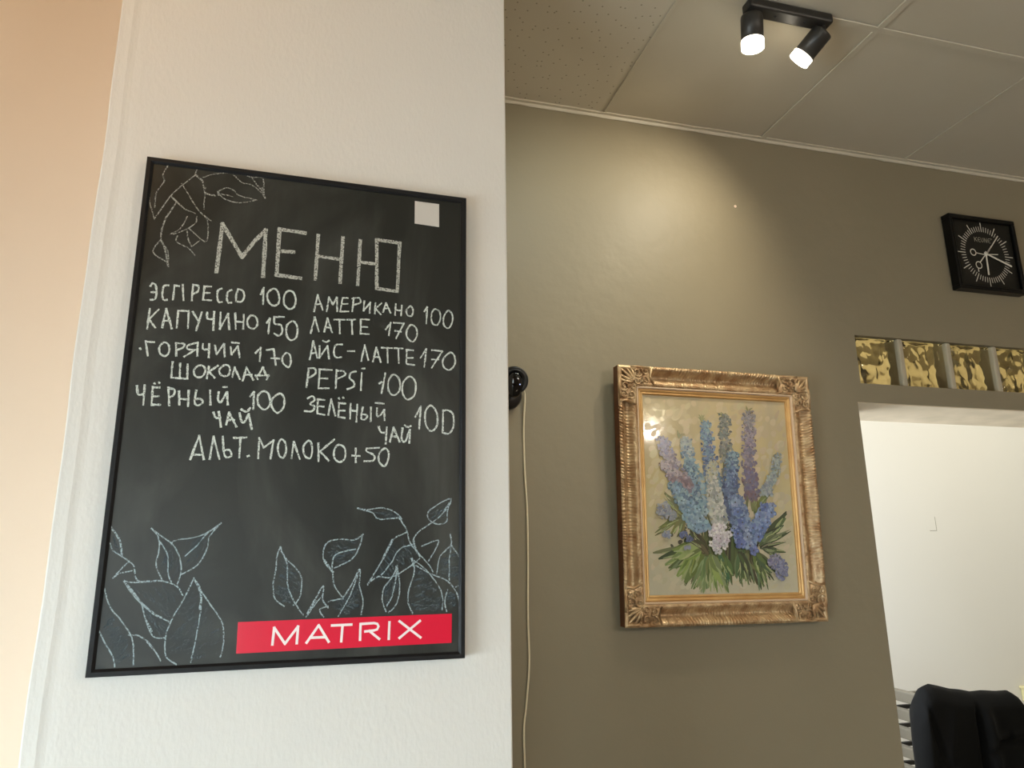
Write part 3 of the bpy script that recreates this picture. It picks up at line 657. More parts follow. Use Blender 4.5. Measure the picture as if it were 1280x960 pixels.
b = bmesh.new(); tube(b, [(-0.016, -0.020, -0.028), (-0.012, -0.045, -0.016), (0, -0.06, 0.0)], 0.017, 20); obj('neck', b, M_blackpl, wc, True)
cp = [(652, 484, 1.975), (655, 488, 1.985), (656, 500, 1.992), (655, 520, 1.995), (654.5, 540, 1.9965), (655, 562, 1.9985), (656, 590, 1.9965), (659, 640, 1.9965), (660, 700, 1.9965), (660, 770, 1.9965), (661.5, 830, 1.9965), (658, 880, 1.9965), (655, 910, 1.9965), (656, 960, 1.9965), (658, 1030, 1.9965), (652, 1120, 1.9965)]
P3 = [atY(*q) for q in cp]
cu = []
for i in range(len(P3)-1):
    a, p1, p2, d = P3[max(i-1, 0)], P3[i], P3[i+1], P3[min(i+2, len(P3)-1)]
    for k in range(6):
        t = k/6; cu.append(0.5*(2*p1+(p2-a)*t+(2*a-5*p1+4*p2-d)*t*t+(3*p1-a-3*p2+d)*t**3))
cu.append(P3[-1])
b = bmesh.new(); tube(b, cu, 0.0027, 8); cb = obj('power_cable', b, M_cord, None, True); tag(cb, 'thin white cable hanging down the grey wall from the small camera', 'cable')
pn = atY(919, 258, 2.0)  # small pale raised dot on the wall
b = bmesh.new(); lathe(b, [(0, 0.004), (0.003, 0.0035), (0.005, 0.001), (0.0052, -0.0005)], aim(pn, (0, -1, 0)), 16)
tag(obj('wall_dot', b, mat('pale_dot', (252, 225, 205), 0.3), None, True), 'tiny pale raised dot on the bare grey wall above the painting', 'nail')

# ------------------------------------------------------------------ framed painting
FY = 1.958; pw, ph = 0.665, 0.757
pc = (atY(783, 782, FY)+atY(1036, 779, FY))/2
pt = empty('framed_painting', (pc.x, FY+0.038, pc.z)); pt.rotation_euler = (R(1.9), R(0.3), 0)
tag(pt, 'oil painting of blue delphiniums in an ornate carved gilt frame on the grey wall', 'painting')
M_gilt = mat('aged_gilt_wood', (206, 180, 140), 0.36, metal=0.45, var=(34, (150, 112, 74), 0.2), bump=(240, 0.5, 5, 0.002))
M_gold = mat('gold_inner_moulding', (214, 176, 116), 0.38, metal=0.4, var=(14, (188, 142, 84), 0.25))
M_pale = mat('pale_frame_line', (214, 188, 158), 0.45)
M_woods = mat('brown_wood_frame_side', (112, 66, 30), 0.5, var=(30, (84, 48, 22), 0.2))
hw = pw/2; WO, WS = 0.062, 0.024
PL = {}
def prect(o): return (-hw+o, hw-o, o, ph-o)       # rectangle inset by o: x0, x1, z0, z1
def ring_mesh(prof, disp=None, side=None, m=None, name='', parent=pt, seg=160, ornate=False):
    """prof (inset, y) swept along one side of the frame with mitred ends"""
    b = bmesh.new(); rows = []
    horiz = side in ('bottom', 'top'); Ln = pw if horiz else ph
    for k in range(seg+1):
        t = k/seg; row = []
        for j, (o, y) in enumerate(prof):
            s = o+(Ln-2*o)*t; dy = disp(s, o, j, Ln) if disp else 0
            if side == 'bottom': c = (-hw+s, y-dy, o)
            elif side == 'top': c = (-hw+s, y-dy, ph-o)
            elif side == 'left': c = (-hw+o, y-dy, s)
            else: c = (hw-o, y-dy, s)
            row.append(b.verts.new(c))
        rows.append(row)
    for a, c in zip(rows, rows[1:]):
        for k in range(len(prof)-1): b.faces.new((a[k], a[k+1], c[k+1], c[k]))
    bmesh.ops.recalc_face_normals(b, faces=b.faces)
    # make the outside face the viewer
    o = obj(name, b, m, parent, True); return o
def cove(o):
    # y of the carved moulding, 0 at the wall side; front at about -0.036
    t = o/WO
    if t < 0.22: return -0.034-0.004*math.sin(math.pi*t/0.22)
    if t < 0.78: return -0.034+0.016*math.sin(math.pi*(t-0.22)/0.56)*1.0+0.006*(t-0.22)
    return -0.0306-0.003*math.sin(math.pi*(t-0.78)/0.22)
nprof = 20
cprof = [(WO*k/nprof, cove(WO*k/nprof)) for k in range(nprof+1)]
rnd = {s: [random.uniform(-1, 1) for _ in range(400)] for s in ('bottom', 'top', 'left', 'right')}
def flutes(side):
    rr = rnd[side]
    def f(s, o, j, Ln):
        t = o/WO; dcor = min(s, Ln-s)-0.115
        ph_ = s/0.0092+1.6*noise.noise(Vector((s*12, o*14, hash(side) % 7 * 0))); k = int(ph_) % 400
        a = 0.5+0.5*rr[k]
        rib = abs(math.sin(math.pi*(ph_+0.9*t)))
        amp = (0.0042 if t < 0.34 else (0.0026 if t < 0.78 else 0.0))*(0.5+0.7*a)
        fine = 0.0022*(1 if t >= 0.80 else 0)*(noise.noise(Vector((s*260, o*260, 3.1))))
        fade = max(0, min(1, dcor/0.012))
        return (rib*amp*fade) + fine
    return f
for side in ('left', 'right', 'top', 'bottom'):
    ring_mesh(cprof, flutes(side), side, M_gilt, 'frame_rail', seg=560)
    # inner slip: pale line then two gold beads
    sp = [(WO, -0.030), (WO+0.0008, -0.0315), (WO+0.004, -0.0315), (WO+0.0045, -0.026), (WO+0.006, -0.024), (WO+0.009, -0.0275), (WO+0.0125, -0.0275), (WO+0.0145, -0.0235), (WO+0.0165, -0.0235),
          (WO+0.018, -0.0255), (WO+0.0205, -0.0255), (WO+0.0225, -0.021), (WO+WS, -0.0175)]
    ring_mesh(sp[:5], None, side, M_pale, 'pale_liner', seg=2); ring_mesh(sp[4:], None, side, M_gold, 'gold_slip', seg=60)
b = bmesh.new(); box(b, (-hw+0.001, -0.033, 0.001), (-hw+0.012, 0, ph-0.001)); box(b, (hw-0.012, -0.033, 0.001), (hw-0.001, 0, ph-0.001))
box(b, (-hw+0.012, -0.033, 0.001), (hw-0.012, 0, 0.012)); box(b, (-hw+0.012, -0.033, ph-0.012), (hw-0.012, 0, ph-0.001)); obj('frame_side', b, M_woods, pt)
# carved corner ornaments: acanthus fan and scrolls
def scroll(b, cx, cz_, r, turns, a0, sgn, y, rad):
    pts = []; rr = []
    n = int(14*turns)
    for k in range(n+1):
        t = k/n; a = a0+sgn*2*math.pi*turns*t; q = r*(1-0.82*t); pts.append((cx+q*math.cos(a), y-0.003*t, cz_+q*math.sin(a))); rr.append(rad*(1-0.35*t))
    tube(b, pts, rr, 6)
def corner(sx, sz):
    b = bmesh.new(); X0 = -hw if sx < 0 else hw; Z0 = 0 if sz < 0 else ph; dx, dz = -sx, -sz
    def T(u, v): return X0+dx*u, Z0+dz*v           # u, v measured inward from the corner
    # raised pad
    y = -0.034
    def leaf(u0, v0, u1, v1, wd, bend):
        pts = []; rr = []
        for k in range(9):
            t = k/8; uu = u0+(u1-u0)*t; vv = v0+(v1-v0)*t; nx, nz = -(v1-v0), (u1-u0)
            q = bend*math.sin(math.pi*t*0.9); X, Z = T(uu+nx*q, vv+nz*q); pts.append((X, y-0.004*math.sin(math.pi*min(1, t+0.15)), Z)); rr.append(wd*(0.45+0.75*math.sin(math.pi*min(1, 0.25+0.7*t))))
        tube(b, pts, rr, 6)
    for k, (ang, ln) in enumerate(((12, 0.044), (28, 0.050), (45, 0.060), (62, 0.050), (78, 0.044))):
        a = R(ang); leaf(0.050-0.002*k*0, 0.050, 0.050-ln*math.cos(a)*0.98, 0.050-ln*math.sin(a)*0.98, 0.0042, 0.12*(k-2)/2)
    for sw in (0, 1):
        def q(u, v): return T(u, v) if sw == 0 else T(v, u)
        hand_ = (dx*dz)*(1 if sw == 0 else -1)
        c = q(0.064, 0.020); scroll(b, c[0], c[1], 0.0185, 1.3, random.uniform(0, 6), hand_, y-0.002, 0.0034)
        c = q(0.091, 0.017); scroll(b, c[0], c[1], 0.0125, 1.2, 1.5, -hand_, y-0.002, 0.0028)
        c = q(0.067, 0.047); scroll(b, c[0], c[1], 0.0115, 1.2, 3.0, -hand_, y-0.001, 0.0028)
        c = q(0.090, 0.043); scroll(b, c[0], c[1], 0.0125, 1.3, 4.0, hand_, y-0.001, 0.0028)
        p1, p2, p3 = q(0.112, 0.004), q(0.106, 0.030), q(0.118, 0.056)
        tube(b, [(p1[0], y-0.003, p1[1]), (p2[0], y+0.002, p2[1]), (p3[0], y+0.001, p3[1])], 0.0038, 6)
        p1, p2, p3 = q(0.042, 0.004), q(0.060, -0.001+0.004), q(0.104, 0.005)
        tube(b, [(p1[0], y-0.002, p1[1]), (p2[0], y-0.003, p2[1]), (p3[0], y-0.002, p3[1])], 0.0036, 6)
        for k in range(8):
            c = q(random.uniform(0.045, 0.105), random.uniform(0.008, 0.054)); g = bmesh.ops.create_icosphere(b, subdivisions=1, radius=random.uniform(0.003, 0.005))
            for v in g['verts']: v.co = v.co+Vector((c[0], y+0.004, c[1]))
    # pad under the scrolls
    for (u0, v0, u1, v1) in ((0.004, 0.004, 0.112, 0.056), (0.004, 0.004, 0.056, 0.112)):
        A, B = T(u0, v0), T(u1, v1); box(b, (min(A[0], B[0]), -0.032, min(A[1], B[1])), (max(A[0], B[0]), -0.020, max(A[1], B[1])), 0.004)
    obj('corner_ornament', b, M_gilt, pt, True)
for sx in (-1, 1):
    for sz in (-1, 1): corner(sx, sz)
# canvas
CY = -0.019; ci = WO+WS-0.002
x0, x1, z0, z1 = prect(ci)
def canvas_mat():
    m = mat('painted_beige_ground', (178, 166, 130), 0.5, coat=1.0, coat_rough=0.06, bump=(30, 0.10, 3, 0.003))
    nt = m.node_tree; b = bsdf(m); tc = nt.nodes.new('ShaderNodeTexCoord')
    sep = nt.nodes.new('ShaderNodeSeparateXYZ'); nt.links.new(tc.outputs['Generated'], sep.inputs[0])
    n = nt.nodes.new('ShaderNodeTexNoise'); n.inputs['Scale'].default_value = 7; n.inputs['Detail'].default_value = 6; n.inputs['Distortion'].default_value = 0.8
    mp = nt.nodes.new('ShaderNodeMapping'); mp.inputs['Rotation'].default_value = (0, R(40), 0); mp.inputs['Scale'].default_value = (2.2, 1, 0.8)
    nt.links.new(tc.outputs['Object'], mp.inputs[0]); nt.links.new(mp.outputs[0], n.inputs[0])
    cr = nt.nodes.new('ShaderNodeValToRGB'); e = cr.color_ramp.elements
    e[0].position = 0.0; e[0].color = lin((184, 180, 158)); e[1].position = 1.0; e[1].color = lin((186, 168, 128))
    k = e.new(0.28); k.color = lin((186, 180, 150)); k = e.new(0.6); k.color = lin((182, 166, 118))
    ad = nt.nodes.new('ShaderNodeMath'); ad.operation = 'MULTIPLY_ADD'; ad.inputs[1].default_value = 0.5; nt.links.new(n.outputs['Fac'], ad.inputs[0])
    sb = nt.nodes.new('ShaderNodeMath'); sb.operation = 'SUBTRACT'; sb.inputs[1].default_value = 0.25; nt.links.new(sep.outputs['Z'], sb.inputs[0]); nt.links.new(sb.outputs[0], ad.inputs[2])
    nt.links.new(ad.outputs[0], cr.inputs[0])
    n2 = nt.nodes.new('ShaderNodeTexNoise'); n2.inputs['Scale'].default_value = 5; n2.inputs['Detail'].default_value = 5; nt.links.new(mp.outputs[0], n2.inputs[0])
    mr = nt.nodes.new('ShaderNodeMapRange'); mr.inputs[1].default_value = 0.45; mr.inputs[2].default_value = 0.75; mr.inputs[4].default_value = 0.55; nt.links.new(n2.outputs['Fac'], mr.inputs[0])
    mx = nt.nodes.new('ShaderNodeMix'); mx.data_type = 'RGBA'; mx.inputs[7].default_value = lin((158, 150, 130))
    nt.links.new(mr.outputs[0], mx.inputs[0]); nt.links.new(cr.outputs[0], mx.inputs[6]); nt.links.new(mx.outputs[2], b.inputs['Base Color'])
    return m
cv = obj('canvas', bx((x0, CY, z0), (x1, -0.004, z1)), canvas_mat(), pt)
# painted flowers: flat dabs of oil paint on the canvas, laid over one another
Rt = Matrix.Rotation(R(1.9), 4, 'X') @ Matrix.Rotation(R(0.0), 4, 'Y')
bpy.context.view_layer.update()
INV = pt.matrix_world.inverted()
def P(px, py):                                   # place on the canvas
    o = INV @ Vector((0, 0, CAM_Z)); q = INV @ (ray(px, py)*2+Vector((0, 0, CAM_Z))); d = q-o
    t = (CY-o.y)/d.y; r = o+d*t; return r.x, r.z
verts, faces, cols = [], [], []
lay2 = [0]
def vary(c, a): k = random.uniform(-a, a); return tuple(max(0, min(255, v+k+random.uniform(-a, a)*0.4)) for v in c)
def mute(c, k=0.30):
    g = 0.3*c[0]+0.55*c[1]+0.15*c[2]; return tuple((v+(g-v)*k)*0.97 for v in c)
def dab(px, py, rx, ry, ang, c):
    c = mute(c)
    lay2[0] += 1; y = CY-0.0003-0.0000006*lay2[0]; n = 7; base = len(verts); ox, oz = P(px, py); s = 0.00268
    if not (x0+0.006 < ox < x1-0.006 and z0+0.006 < oz < z1-0.004): return
    for k in range(n):
        a = 2*math.pi*k/n; r = random.uniform(0.75, 1.15); u = rx*math.cos(a)*r; v = ry*math.sin(a)*r
        verts.append((ox+s*(u*math.cos(ang)-v*math.sin(ang)), y, oz+s*(u*math.sin(ang)+v*math.cos(ang))))
    faces.append(tuple(base+k for k in range(n))); cols.append(lin(c))
def leafstroke(pts, wpx, c, inside=True):
    c = mute(c, 0.1)
    for p_ in pts:
        X_, Z_ = P(*p_)
        if not (x0+0.004 < X_ < x1-0.004 and z0+0.004 < Z_ < z1-0.004): return
    lay2[0] += 1; y = CY-0.0003-0.0000006*lay2[0]
    q = [P(*p) for p in crom(pts, 4)]; n = len(q); base = len(verts); s = 0.00268
    for i, p in enumerate(q):
        a = q[max(i-1, 0)]; b_ = q[min(i+1, n-1)]; dx, dz = b_[0]-a[0], b_[1]-a[1]; l = math.hypot(dx, dz) or 1e-9
        t = i/(n-1); h = s*wpx/2*(0.25+1.1*math.sin(math.pi*min(1, 0.12+0.86*t)))
        verts.append((p[0]-dz/l*h, y, p[1]+dx/l*h)); verts.append((p[0]+dz/l*h, y, p[1]-dx/l*h))
    for i in range(n-1): k = base+2*i; faces.append((k, k+1, k+3, k+2)); cols.append(lin(c))
def U(a, b_): return random.uniform(a, b_)
GR = [(86, 108, 48), (108, 130, 60), (70, 92, 44), (128, 146, 78), (58, 74, 40), (96, 112, 66)]
# broad brush strokes of the ground
for k in range(900):
    x, y_ = U(795, 1010), U(482, 755)
    tl_ = max(0, min(1, (y_-500)/240)); rt = max(0, min(1, (x-800)/190))
    c = [(198, 178, 126), (180, 162, 130)]; top_c = tuple(c[0][i]*(1-rt)+c[1][i]*rt for i in range(3)); bot_c = (192, 184, 156)
    cc = tuple(top_c[i]*(1-tl_)+bot_c[i]*tl_ for i in range(3)); a = U(0.5, 1.3)*(-1); l = U(5, 13)
    leafstroke([(x, y_), (x+l*0.5*math.cos(a)+U(-1, 1), y_+l*0.5*math.sin(a)), (x+l*math.cos(a), y_+l*math.sin(a))], U(3, 7), vary(cc, 7))
# dark green mass and stems
for k in range(260):
    x = random.gauss(903, 24); yy = U(655, 705); dab(x, yy, U(2, 4), U(1.4, 2.6), U(0, 3), vary((58, 62, 38), 14))
for k in range(60):
    x = U(862, 950); leafstroke([(x, U(640, 680)), (x+(900-x)*0.15, 700), (x+(900-x)*-0.1+U(-4, 4), U(712, 735))], U(2, 4), vary(random.choice([(70, 84, 42), (96, 100, 56), (60, 60, 36)]), 10))
for x0_, y0_, x1_, y1_, xm in ((858, 560, 890, 660, 872), (884, 550, 900, 680, 890), (937, 560, 925, 690, 934), (960, 600, 925, 680, 948), (905, 560, 908, 680, 905)):
    leafstroke([(x0_, y0_), (xm, (y0_+y1_)/2), (x1_, y1_)], 2.5, (96, 104, 62))
def fan(ox, oy, tips, wd, cc):
    for tx, ty in tips:
        for rep in range(7):
            k = U(0.45, 1.06); tx2 = ox+(tx-ox)*k+U(-4, 4); ty2 = oy+(ty-oy)*k+U(-3, 1.2)
            mx_, my_ = (ox+tx2)/2+U(-3, 3), (oy+ty2)/2+U(-3, 3)
            leafstroke([(ox+U(-4, 4)+(tx-ox)*0.1, oy+U(-3, 3)), (mx_, my_-1), (tx2, ty2)], wd*U(0.22, 0.68), vary(random.choice(cc), 16))
        for rep in range(3):
            k = U(0.3, 0.6); leafstroke([(ox+(tx-ox)*k, oy+(ty-oy)*k), (ox+(tx-ox)*(k+0.15)+U(-2, 2), oy+(ty-oy)*(k+0.15)), (ox+(tx-ox)*(k+0.35)+U(-3, 3), oy+(ty-oy)*(k+0.35))], wd*0.14, vary((150, 164, 108), 14))
LG = [(112, 138, 58), (128, 152, 66), (92, 116, 50), (138, 156, 92)]; MG = [(82, 104, 50), (98, 120, 58), (66, 84, 42), (112, 130, 82)]; DG = [(58, 76, 44), (72, 92, 52), (48, 60, 38), (92, 108, 70)]
fan(876, 686, [(819, 692), (826, 699), (831, 708), (836, 715), (843, 712)], 10, MG)
fan(878, 684, [(838, 700), (846, 722), (850, 730), (857, 728), (866, 720), (840, 690), (852, 700)], 12, LG)
fan(886, 698, [(863, 744), (869, 746), (875, 744), (882, 740)], 8, [(118, 140, 88), (96, 122, 66), (132, 150, 106)])
fan(888, 696, [(887, 743), (895, 746), (904, 744), (912, 744), (915, 738), (908, 732)], 8, LG+MG)
fan(900, 690, [(910, 728), (915, 722), (905, 716)], 7, [(46, 92, 66), (60, 100, 62), (84, 108, 52)])
fan(925, 690, [(928, 734), (934, 735), (924, 728), (941, 728), (937, 720)], 6, DG)
fan(944, 692, [(952, 737), (958, 736), (961, 737), (964, 724), (950, 722), (966, 716)], 7, MG+DG)
fan(950, 680, [(984, 644), (980, 656), (972, 662)], 8, DG+[(110, 120, 88)])
fan(950, 684, [(985, 665), (984, 690), (976, 700), (972, 690), (980, 678)], 5, DG+[(108, 118, 84)])
fan(855, 646, [(820, 668), (824, 662), (838, 672), (848, 673)], 5, [(122, 124, 52), (108, 116, 56), (92, 98, 48)])
fan(853, 645, [(828, 615), (838, 650), (842, 653), (833, 624)], 4, [(130, 134, 76), (96, 100, 60)])
fan(885, 690, [(862, 660), (856, 650), (868, 676), (860, 674)], 5, [(70, 66, 38), (96, 92, 56)])
fan(945, 640, [(938, 610), (950, 630), (960, 618), (942, 620)], 5, [(112, 118, 62), (88, 100, 56)])
def spike(pts, w0, w1, pal, n, sz=2.0, centre=None):
    """pts along the flower spike, pal = list of colour lists from tip to foot"""
    sz *= 1.22
    for k in range(int(n*1.5)):
        t = U(0, 1); s = t*(len(pts)-1); i = min(int(s), len(pts)-2); f = s-i
        x = pts[i][0]+(pts[i+1][0]-pts[i][0])*f; y = pts[i][1]+(pts[i+1][1]-pts[i][1])*f; wdt = w0+(w1-w0)*t
        x += max(-1.05, min(1.05, random.gauss(0, 0.52)))*wdt; pl = pal[min(len(pal)-1, int(t*len(pal)+U(-0.5, 0.5)) if t*len(pal)+0 > 0 else 0)]
        dab(x, y+U(-2, 2), sz*U(0.5, 1.1)*(0.7+0.5*t), sz*U(0.4, 0.8)*(0.7+0.5*t), U(0, 3.14), vary(random.choice(pl), 12))
        if centre and random.random() < 0.07: dab(x, y, 0.9, 0.9, 0, vary(centre, 8))
MV = [(150, 140, 152), (128, 120, 142), (166, 148, 150), (120, 104, 116)]; TB = [(112, 150, 168), (96, 134, 158), (136, 164, 172), (76, 108, 138)]; BL = [(92, 122, 168), (74, 100, 150), (112, 140, 180), (60, 82, 126)]
GG = [(124, 128, 116), (112, 118, 112), (138, 140, 126), (98, 104, 96)]; WH = [(176, 178, 168), (158, 164, 158), (190, 188, 176), (138, 146, 138)]; PB = [(142, 158, 158), (122, 138, 144), (160, 170, 160)]
DB = [(70, 88, 134), (84, 106, 150), (58, 72, 112), (96, 124, 164)]
def sprig(cx, cy, n=7):
    for k in range(n): a = U(3.5, 5.9); l = U(3, 9); leafstroke([(cx, cy+6), (cx+l*0.5*math.cos(a), cy+3+l*0.5*math.sin(a)), (cx+l*math.cos(a), cy+4+l*math.sin(a))], 1.1, vary((138, 136, 84), 12))
sprig(848, 542); sprig(877, 522); sprig(904, 516, 4); sprig(935, 511, 5)
spike([(905, 518), (906, 545), (909, 590), (912, 620)], 7, 7, [GG, GG, GG, DB], 260, 2.4)
spike([(935, 514), (936, 545), (936, 590), (940, 625)], 7.5, 9, [[(142, 136, 138), (124, 120, 126)], MV, [(136, 122, 140), (112, 106, 132)], [(108, 104, 142), (122, 104, 122)], [(118, 90, 100), (108, 100, 130)]], 420, 2.2, (92, 52, 48))
spike([(882, 527), (884, 550), (889, 590), (893, 612)], 6.5, 10, [TB, BL+TB, BL, TB], 380, 2.2)
spike([(857, 548), (860, 570), (868, 600), (876, 640)], 6, 12, [PB, TB, TB, TB], 360, 2.4, (58, 76, 96))
spike([(827, 547), (834, 568), (846, 592), (856, 612)], 7, 12, [[(132, 134, 172), (146, 142, 168)], MV, MV, [(144, 122, 132), (120, 112, 134)]], 380, 2.3, (110, 60, 62))
spike([(826, 578), (840, 592), (856, 606)], 5, 12, [[(172, 156, 160)], MV, [(140, 110, 118), (112, 92, 104)]], 140, 2.2, (110, 60, 62))
spike([(843, 604), (856, 630), (868, 650), (876, 662)], 9, 12, [TB, [(118, 158, 182), (140, 172, 184), (98, 136, 166)], [(118, 158, 182), (104, 142, 172), (130, 166, 180)]], 480, 2.8, (62, 82, 92))
spike([(915, 566), (914, 590), (912, 625), (908, 650)], 7, 11, [TB, BL, DB, DB], 420, 2.4, (48, 58, 92))
spike([(889, 578), (890, 600), (894, 630), (898, 655)], 6, 10, [[(178, 172, 130), (164, 168, 156)], WH, WH, WH], 400, 2.2, (110, 106, 62))
spike([(972, 568), (968, 590), (960, 606), (957, 618)], 5, 7, [PB, PB, [(148, 158, 160), (124, 138, 150)]], 200, 2.0, (118, 124, 66))
spike([(918, 620), (923, 640), (926, 660), (934, 682)], 8, 13, [[(112, 140, 178), (84, 110, 162)], BL, [(90, 118, 184), (70, 92, 156), (120, 146, 196)]], 420, 2.6, (52, 62, 110))
spike([(960, 630), (954, 645), (946, 660), (938, 672)], 9, 11, [[(112, 132, 186), (134, 152, 190)], [(96, 124, 186), (120, 148, 190)], BL], 300, 2.6, (60, 64, 100))
def blossom(cx, cy, r, c, eye):
    for k in range(5):
        a = k*1.2566+U(-0.3, 0.3); dab(cx+r*0.55*math.cos(a), cy+r*0.55*math.sin(a), r*0.62, r*0.45, -a, vary(c, 14))
    for k in range(4): a = U(0, 6.28); dab(cx+r*0.7*math.cos(a), cy+r*0.7*math.sin(a), r*0.3, r*0.16, U(0, 3), vary(tuple(min(255, v+28) for v in c), 8))
    dab(cx, cy, r*0.2, r*0.2, 0, eye)
for k in range(44): a = U(0, 6.28); q = U(0, 1)**0.5; blossom(900+13*q*math.cos(a), 673+17*q*math.sin(a), U(3.4, 5), random.choice([(192, 188, 192), (176, 176, 184), (202, 196, 194), (184, 172, 186)]), (120, 112, 92))
for bx_, by_, br in ((921, 667, 6), (933, 671, 6), (940, 660, 6), (952, 660, 6), (947, 671, 6), (927, 653, 6), (918, 628, 6), (921, 640, 6), (955, 634, 6), (948, 646, 6), (963, 641, 6), (964, 632, 4), (958, 653, 5), (936, 682, 6), (926, 680, 6), (941, 688, 6), (931, 660, 5)):
    blossom(bx_, by_, br, random.choice([(92, 120, 184), (82, 106, 174), (108, 136, 192), (118, 140, 180)]), (78, 80, 92))
for bx_, by_, br in ((851, 626, 5), (862, 629, 5), (858, 641, 5), (870, 636, 5), (874, 648, 6), (868, 655, 5), (880, 640, 5), (845, 613, 5), (872, 662, 5)):
    blossom(bx_, by_, br, random.choice([(120, 158, 180), (108, 146, 176), (132, 166, 180)]), (66, 92, 98))
def tuft(cx, cy, rx, ry, n, pal):
    for k in range(n):
        a = U(0, 6.28); q = U(0, 1)**0.5; dab(cx+rx*q*math.cos(a), cy+ry*q*math.sin(a), U(1.2, 2.8), U(0.8, 1.6), U(0, 3), vary(random.choice(pal), 12))
tuft(828, 637, 8, 11, 80, [(150, 156, 166), (132, 140, 158), (118, 128, 150)]); tuft(838, 644, 7, 6, 40, [(142, 150, 160), (126, 136, 152)])
tuft(832, 668, 5, 4, 26, [(118, 130, 160), (138, 146, 168)]); tuft(853, 668, 5, 5, 26, [(70, 86, 140), (86, 104, 158)]); tuft(860, 674, 4, 4, 18, [(66, 78, 130), (88, 104, 150)]); tuft(858, 684, 4, 3, 14, [(134, 140, 166)])
tuft(968, 702, 9, 9, 90, [(128, 128, 166), (112, 112, 152), (146, 144, 172)]); tuft(976, 712, 8, 13, 100, [(120, 126, 166), (100, 108, 152), (142, 148, 178)])
me = bpy.data.meshes.new('painted_flowers'); me.from_pydata(verts, [], faces)
ca = me.color_attributes.new('dab_colour', 'FLOAT_COLOR', 'CORNER')
li = 0
for pf, c in zip(me.polygons, cols):
    for k in range(pf.loop_total): ca.data[pf.loop_start+k].color = c
M_oil = bpy.data.materials.new('oil_paint_dabs'); M_oil.use_nodes = True; at_ = M_oil.node_tree.nodes.new('ShaderNodeVertexColor'); at_.layer_name = 'dab_colour'
M_oil.node_tree.links.new(at_.outputs[0], bsdf(M_oil).inputs['Base Color']); bsdf(M_oil).inputs['Roughness'].default_value = 0.5
bsdf(M_oil).inputs['Coat Weight'].default_value = 0.35; bsdf(M_oil).inputs['Coat Roughness'].default_value = 0.2
me.materials.append(M_oil)
pf = bpy.data.objects.new('painted_flowers', me); COL.objects.link(pf); pf.parent = cv; pf['kind'] = 'stuff'

# ------------------------------------------------------------------ back room things
# flush cover plate on the far wall
q = atY(1170.5, 663, BY)
b = bx((q.x-0.075, BY-0.0008, q.z), (q.x, BY+0.001, q.z+0.085))
plate = tag(obj('cover_plate', b, M_white), 'flat white cover plate on the pale far wall seen through the opening', 'wall plate')
M_seam = mat('shaded_seam', (150, 144, 128), 0.8)  # shade of the plate's edges put into the grey of two strips
obj('edge_seam', bx((q.x, BY-0.0012, q.z-0.003), (q.x+0.003, BY+0.001, q.z+0.085)), M_seam, plate)
obj('edge_seam', bx((q.x-0.05, BY-0.0012, q.z-0.003), (q.x, BY+0.001, q.z)), M_seam, plate)
# cream socket box at the right
q = atY(1273.5, 857, BY)
sk = empty('wall_socket', (q.x+0.045, BY-0.0005, q.z-0.09)); tag(sk, 'cream double wall socket at the right edge beside the black garment', 'socket')
M_ivory = mat('ivory_plastic', (232, 222, 170), 0.4); M_brownr = mat('dark_socket_recess', (120, 92, 50), 0.6)
obj('housing', bx((-0.037, -0.03, 0.0), (0.045, 0, 0.078), 0.006), M_ivory, sk); obj('top_lip', bx((-0.047, -0.042, 0.076), (0.055, 0, 0.09), 0.003), M_ivory, sk)
for zz in (0.056, 0.02):
    b = bmesh.new(); lathe(b, [(0, 0.002), (0.010, 0.002), (0.013, 0.0035), (0.0145, 0.001), (0.0145, -0.002)], aim((-0.012, -0.03, zz), (0, -1, 0)), 20); obj('outlet', b, M_brownr, sk)
# slatted rack behind the opening's edge
rk = empty('slatted_rack', (2.95, 3.14, 0)); tag(rk, 'grey slatted rack between the opening edge and the black garment', 'rack')
M_slat = mat('grey_slat_plastic', (112, 106, 92), 0.45); M_dark = mat('black_rack_bars', (20, 19, 17), 0.5)
ang = R(-94)
for k in range(9):
    z = 0.834-0.087*k
    b = bmesh.new(); box(b, (-0.20, -0.012, -0.058), (0.20, 0.012, 0.0), 0.006)
    o = obj('slat', b, M_slat, rk); o.location = (-0.075, -0.035, z); o.rotation_euler = (R(14), 0, ang)
    b = bmesh.new(); box(b, (-0.05, -0.010, -0.020), (0.30, 0.010, 0), 0.002)
    o = obj('crossbar', b, M_dark, rk); o.location = (-0.045, 0.19, z-0.088)
for (xx, yy) in ((-0.10, 0.19), (0.26, 0.19), (0.26, -0.19), (-0.055, -0.21)):
    obj('post', bx((xx-0.010, yy-0.010, 0), (xx+0.010, yy+0.010, 0.80)), M_dark, rk)
obj('top_shelf', bx((-0.10, 0.175, 0.800), (0.27, 0.20, 0.806)), M_slat, rk)
# chair that carries the garment
CYY = 2.80
chx = (atY(1150, 860, CYY).x+atY(1266, 866, CYY).x)/2; chz = atY(1200, 866, CYY).z
chair = empty('high_backed_chair', (chx, CYY+0.02, 0)); tag(chair, 'dark high-backed chair hidden under the black garment in the back room', 'chair')
M_chair = mat('dark_chair_metal', (30, 30, 30), 0.4)
obj('backrest', bx((-0.235, -0.012, 0.60), (0.235, 0.012, chz-0.02), 0.01), M_chair, chair); obj('seat', bx((-0.23, -0.44, 0.43), (0.23, 0.0, 0.47), 0.01), M_chair, chair)
for sx in (-0.215, 0.215):
    obj('leg', bx((sx-0.014, -0.012, 0), (sx+0.014, 0.012, 0.61)), M_chair, chair); obj('leg', bx((sx-0.014, -0.428, 0), (sx+0.014, -0.40, 0.432)), M_chair, chair)
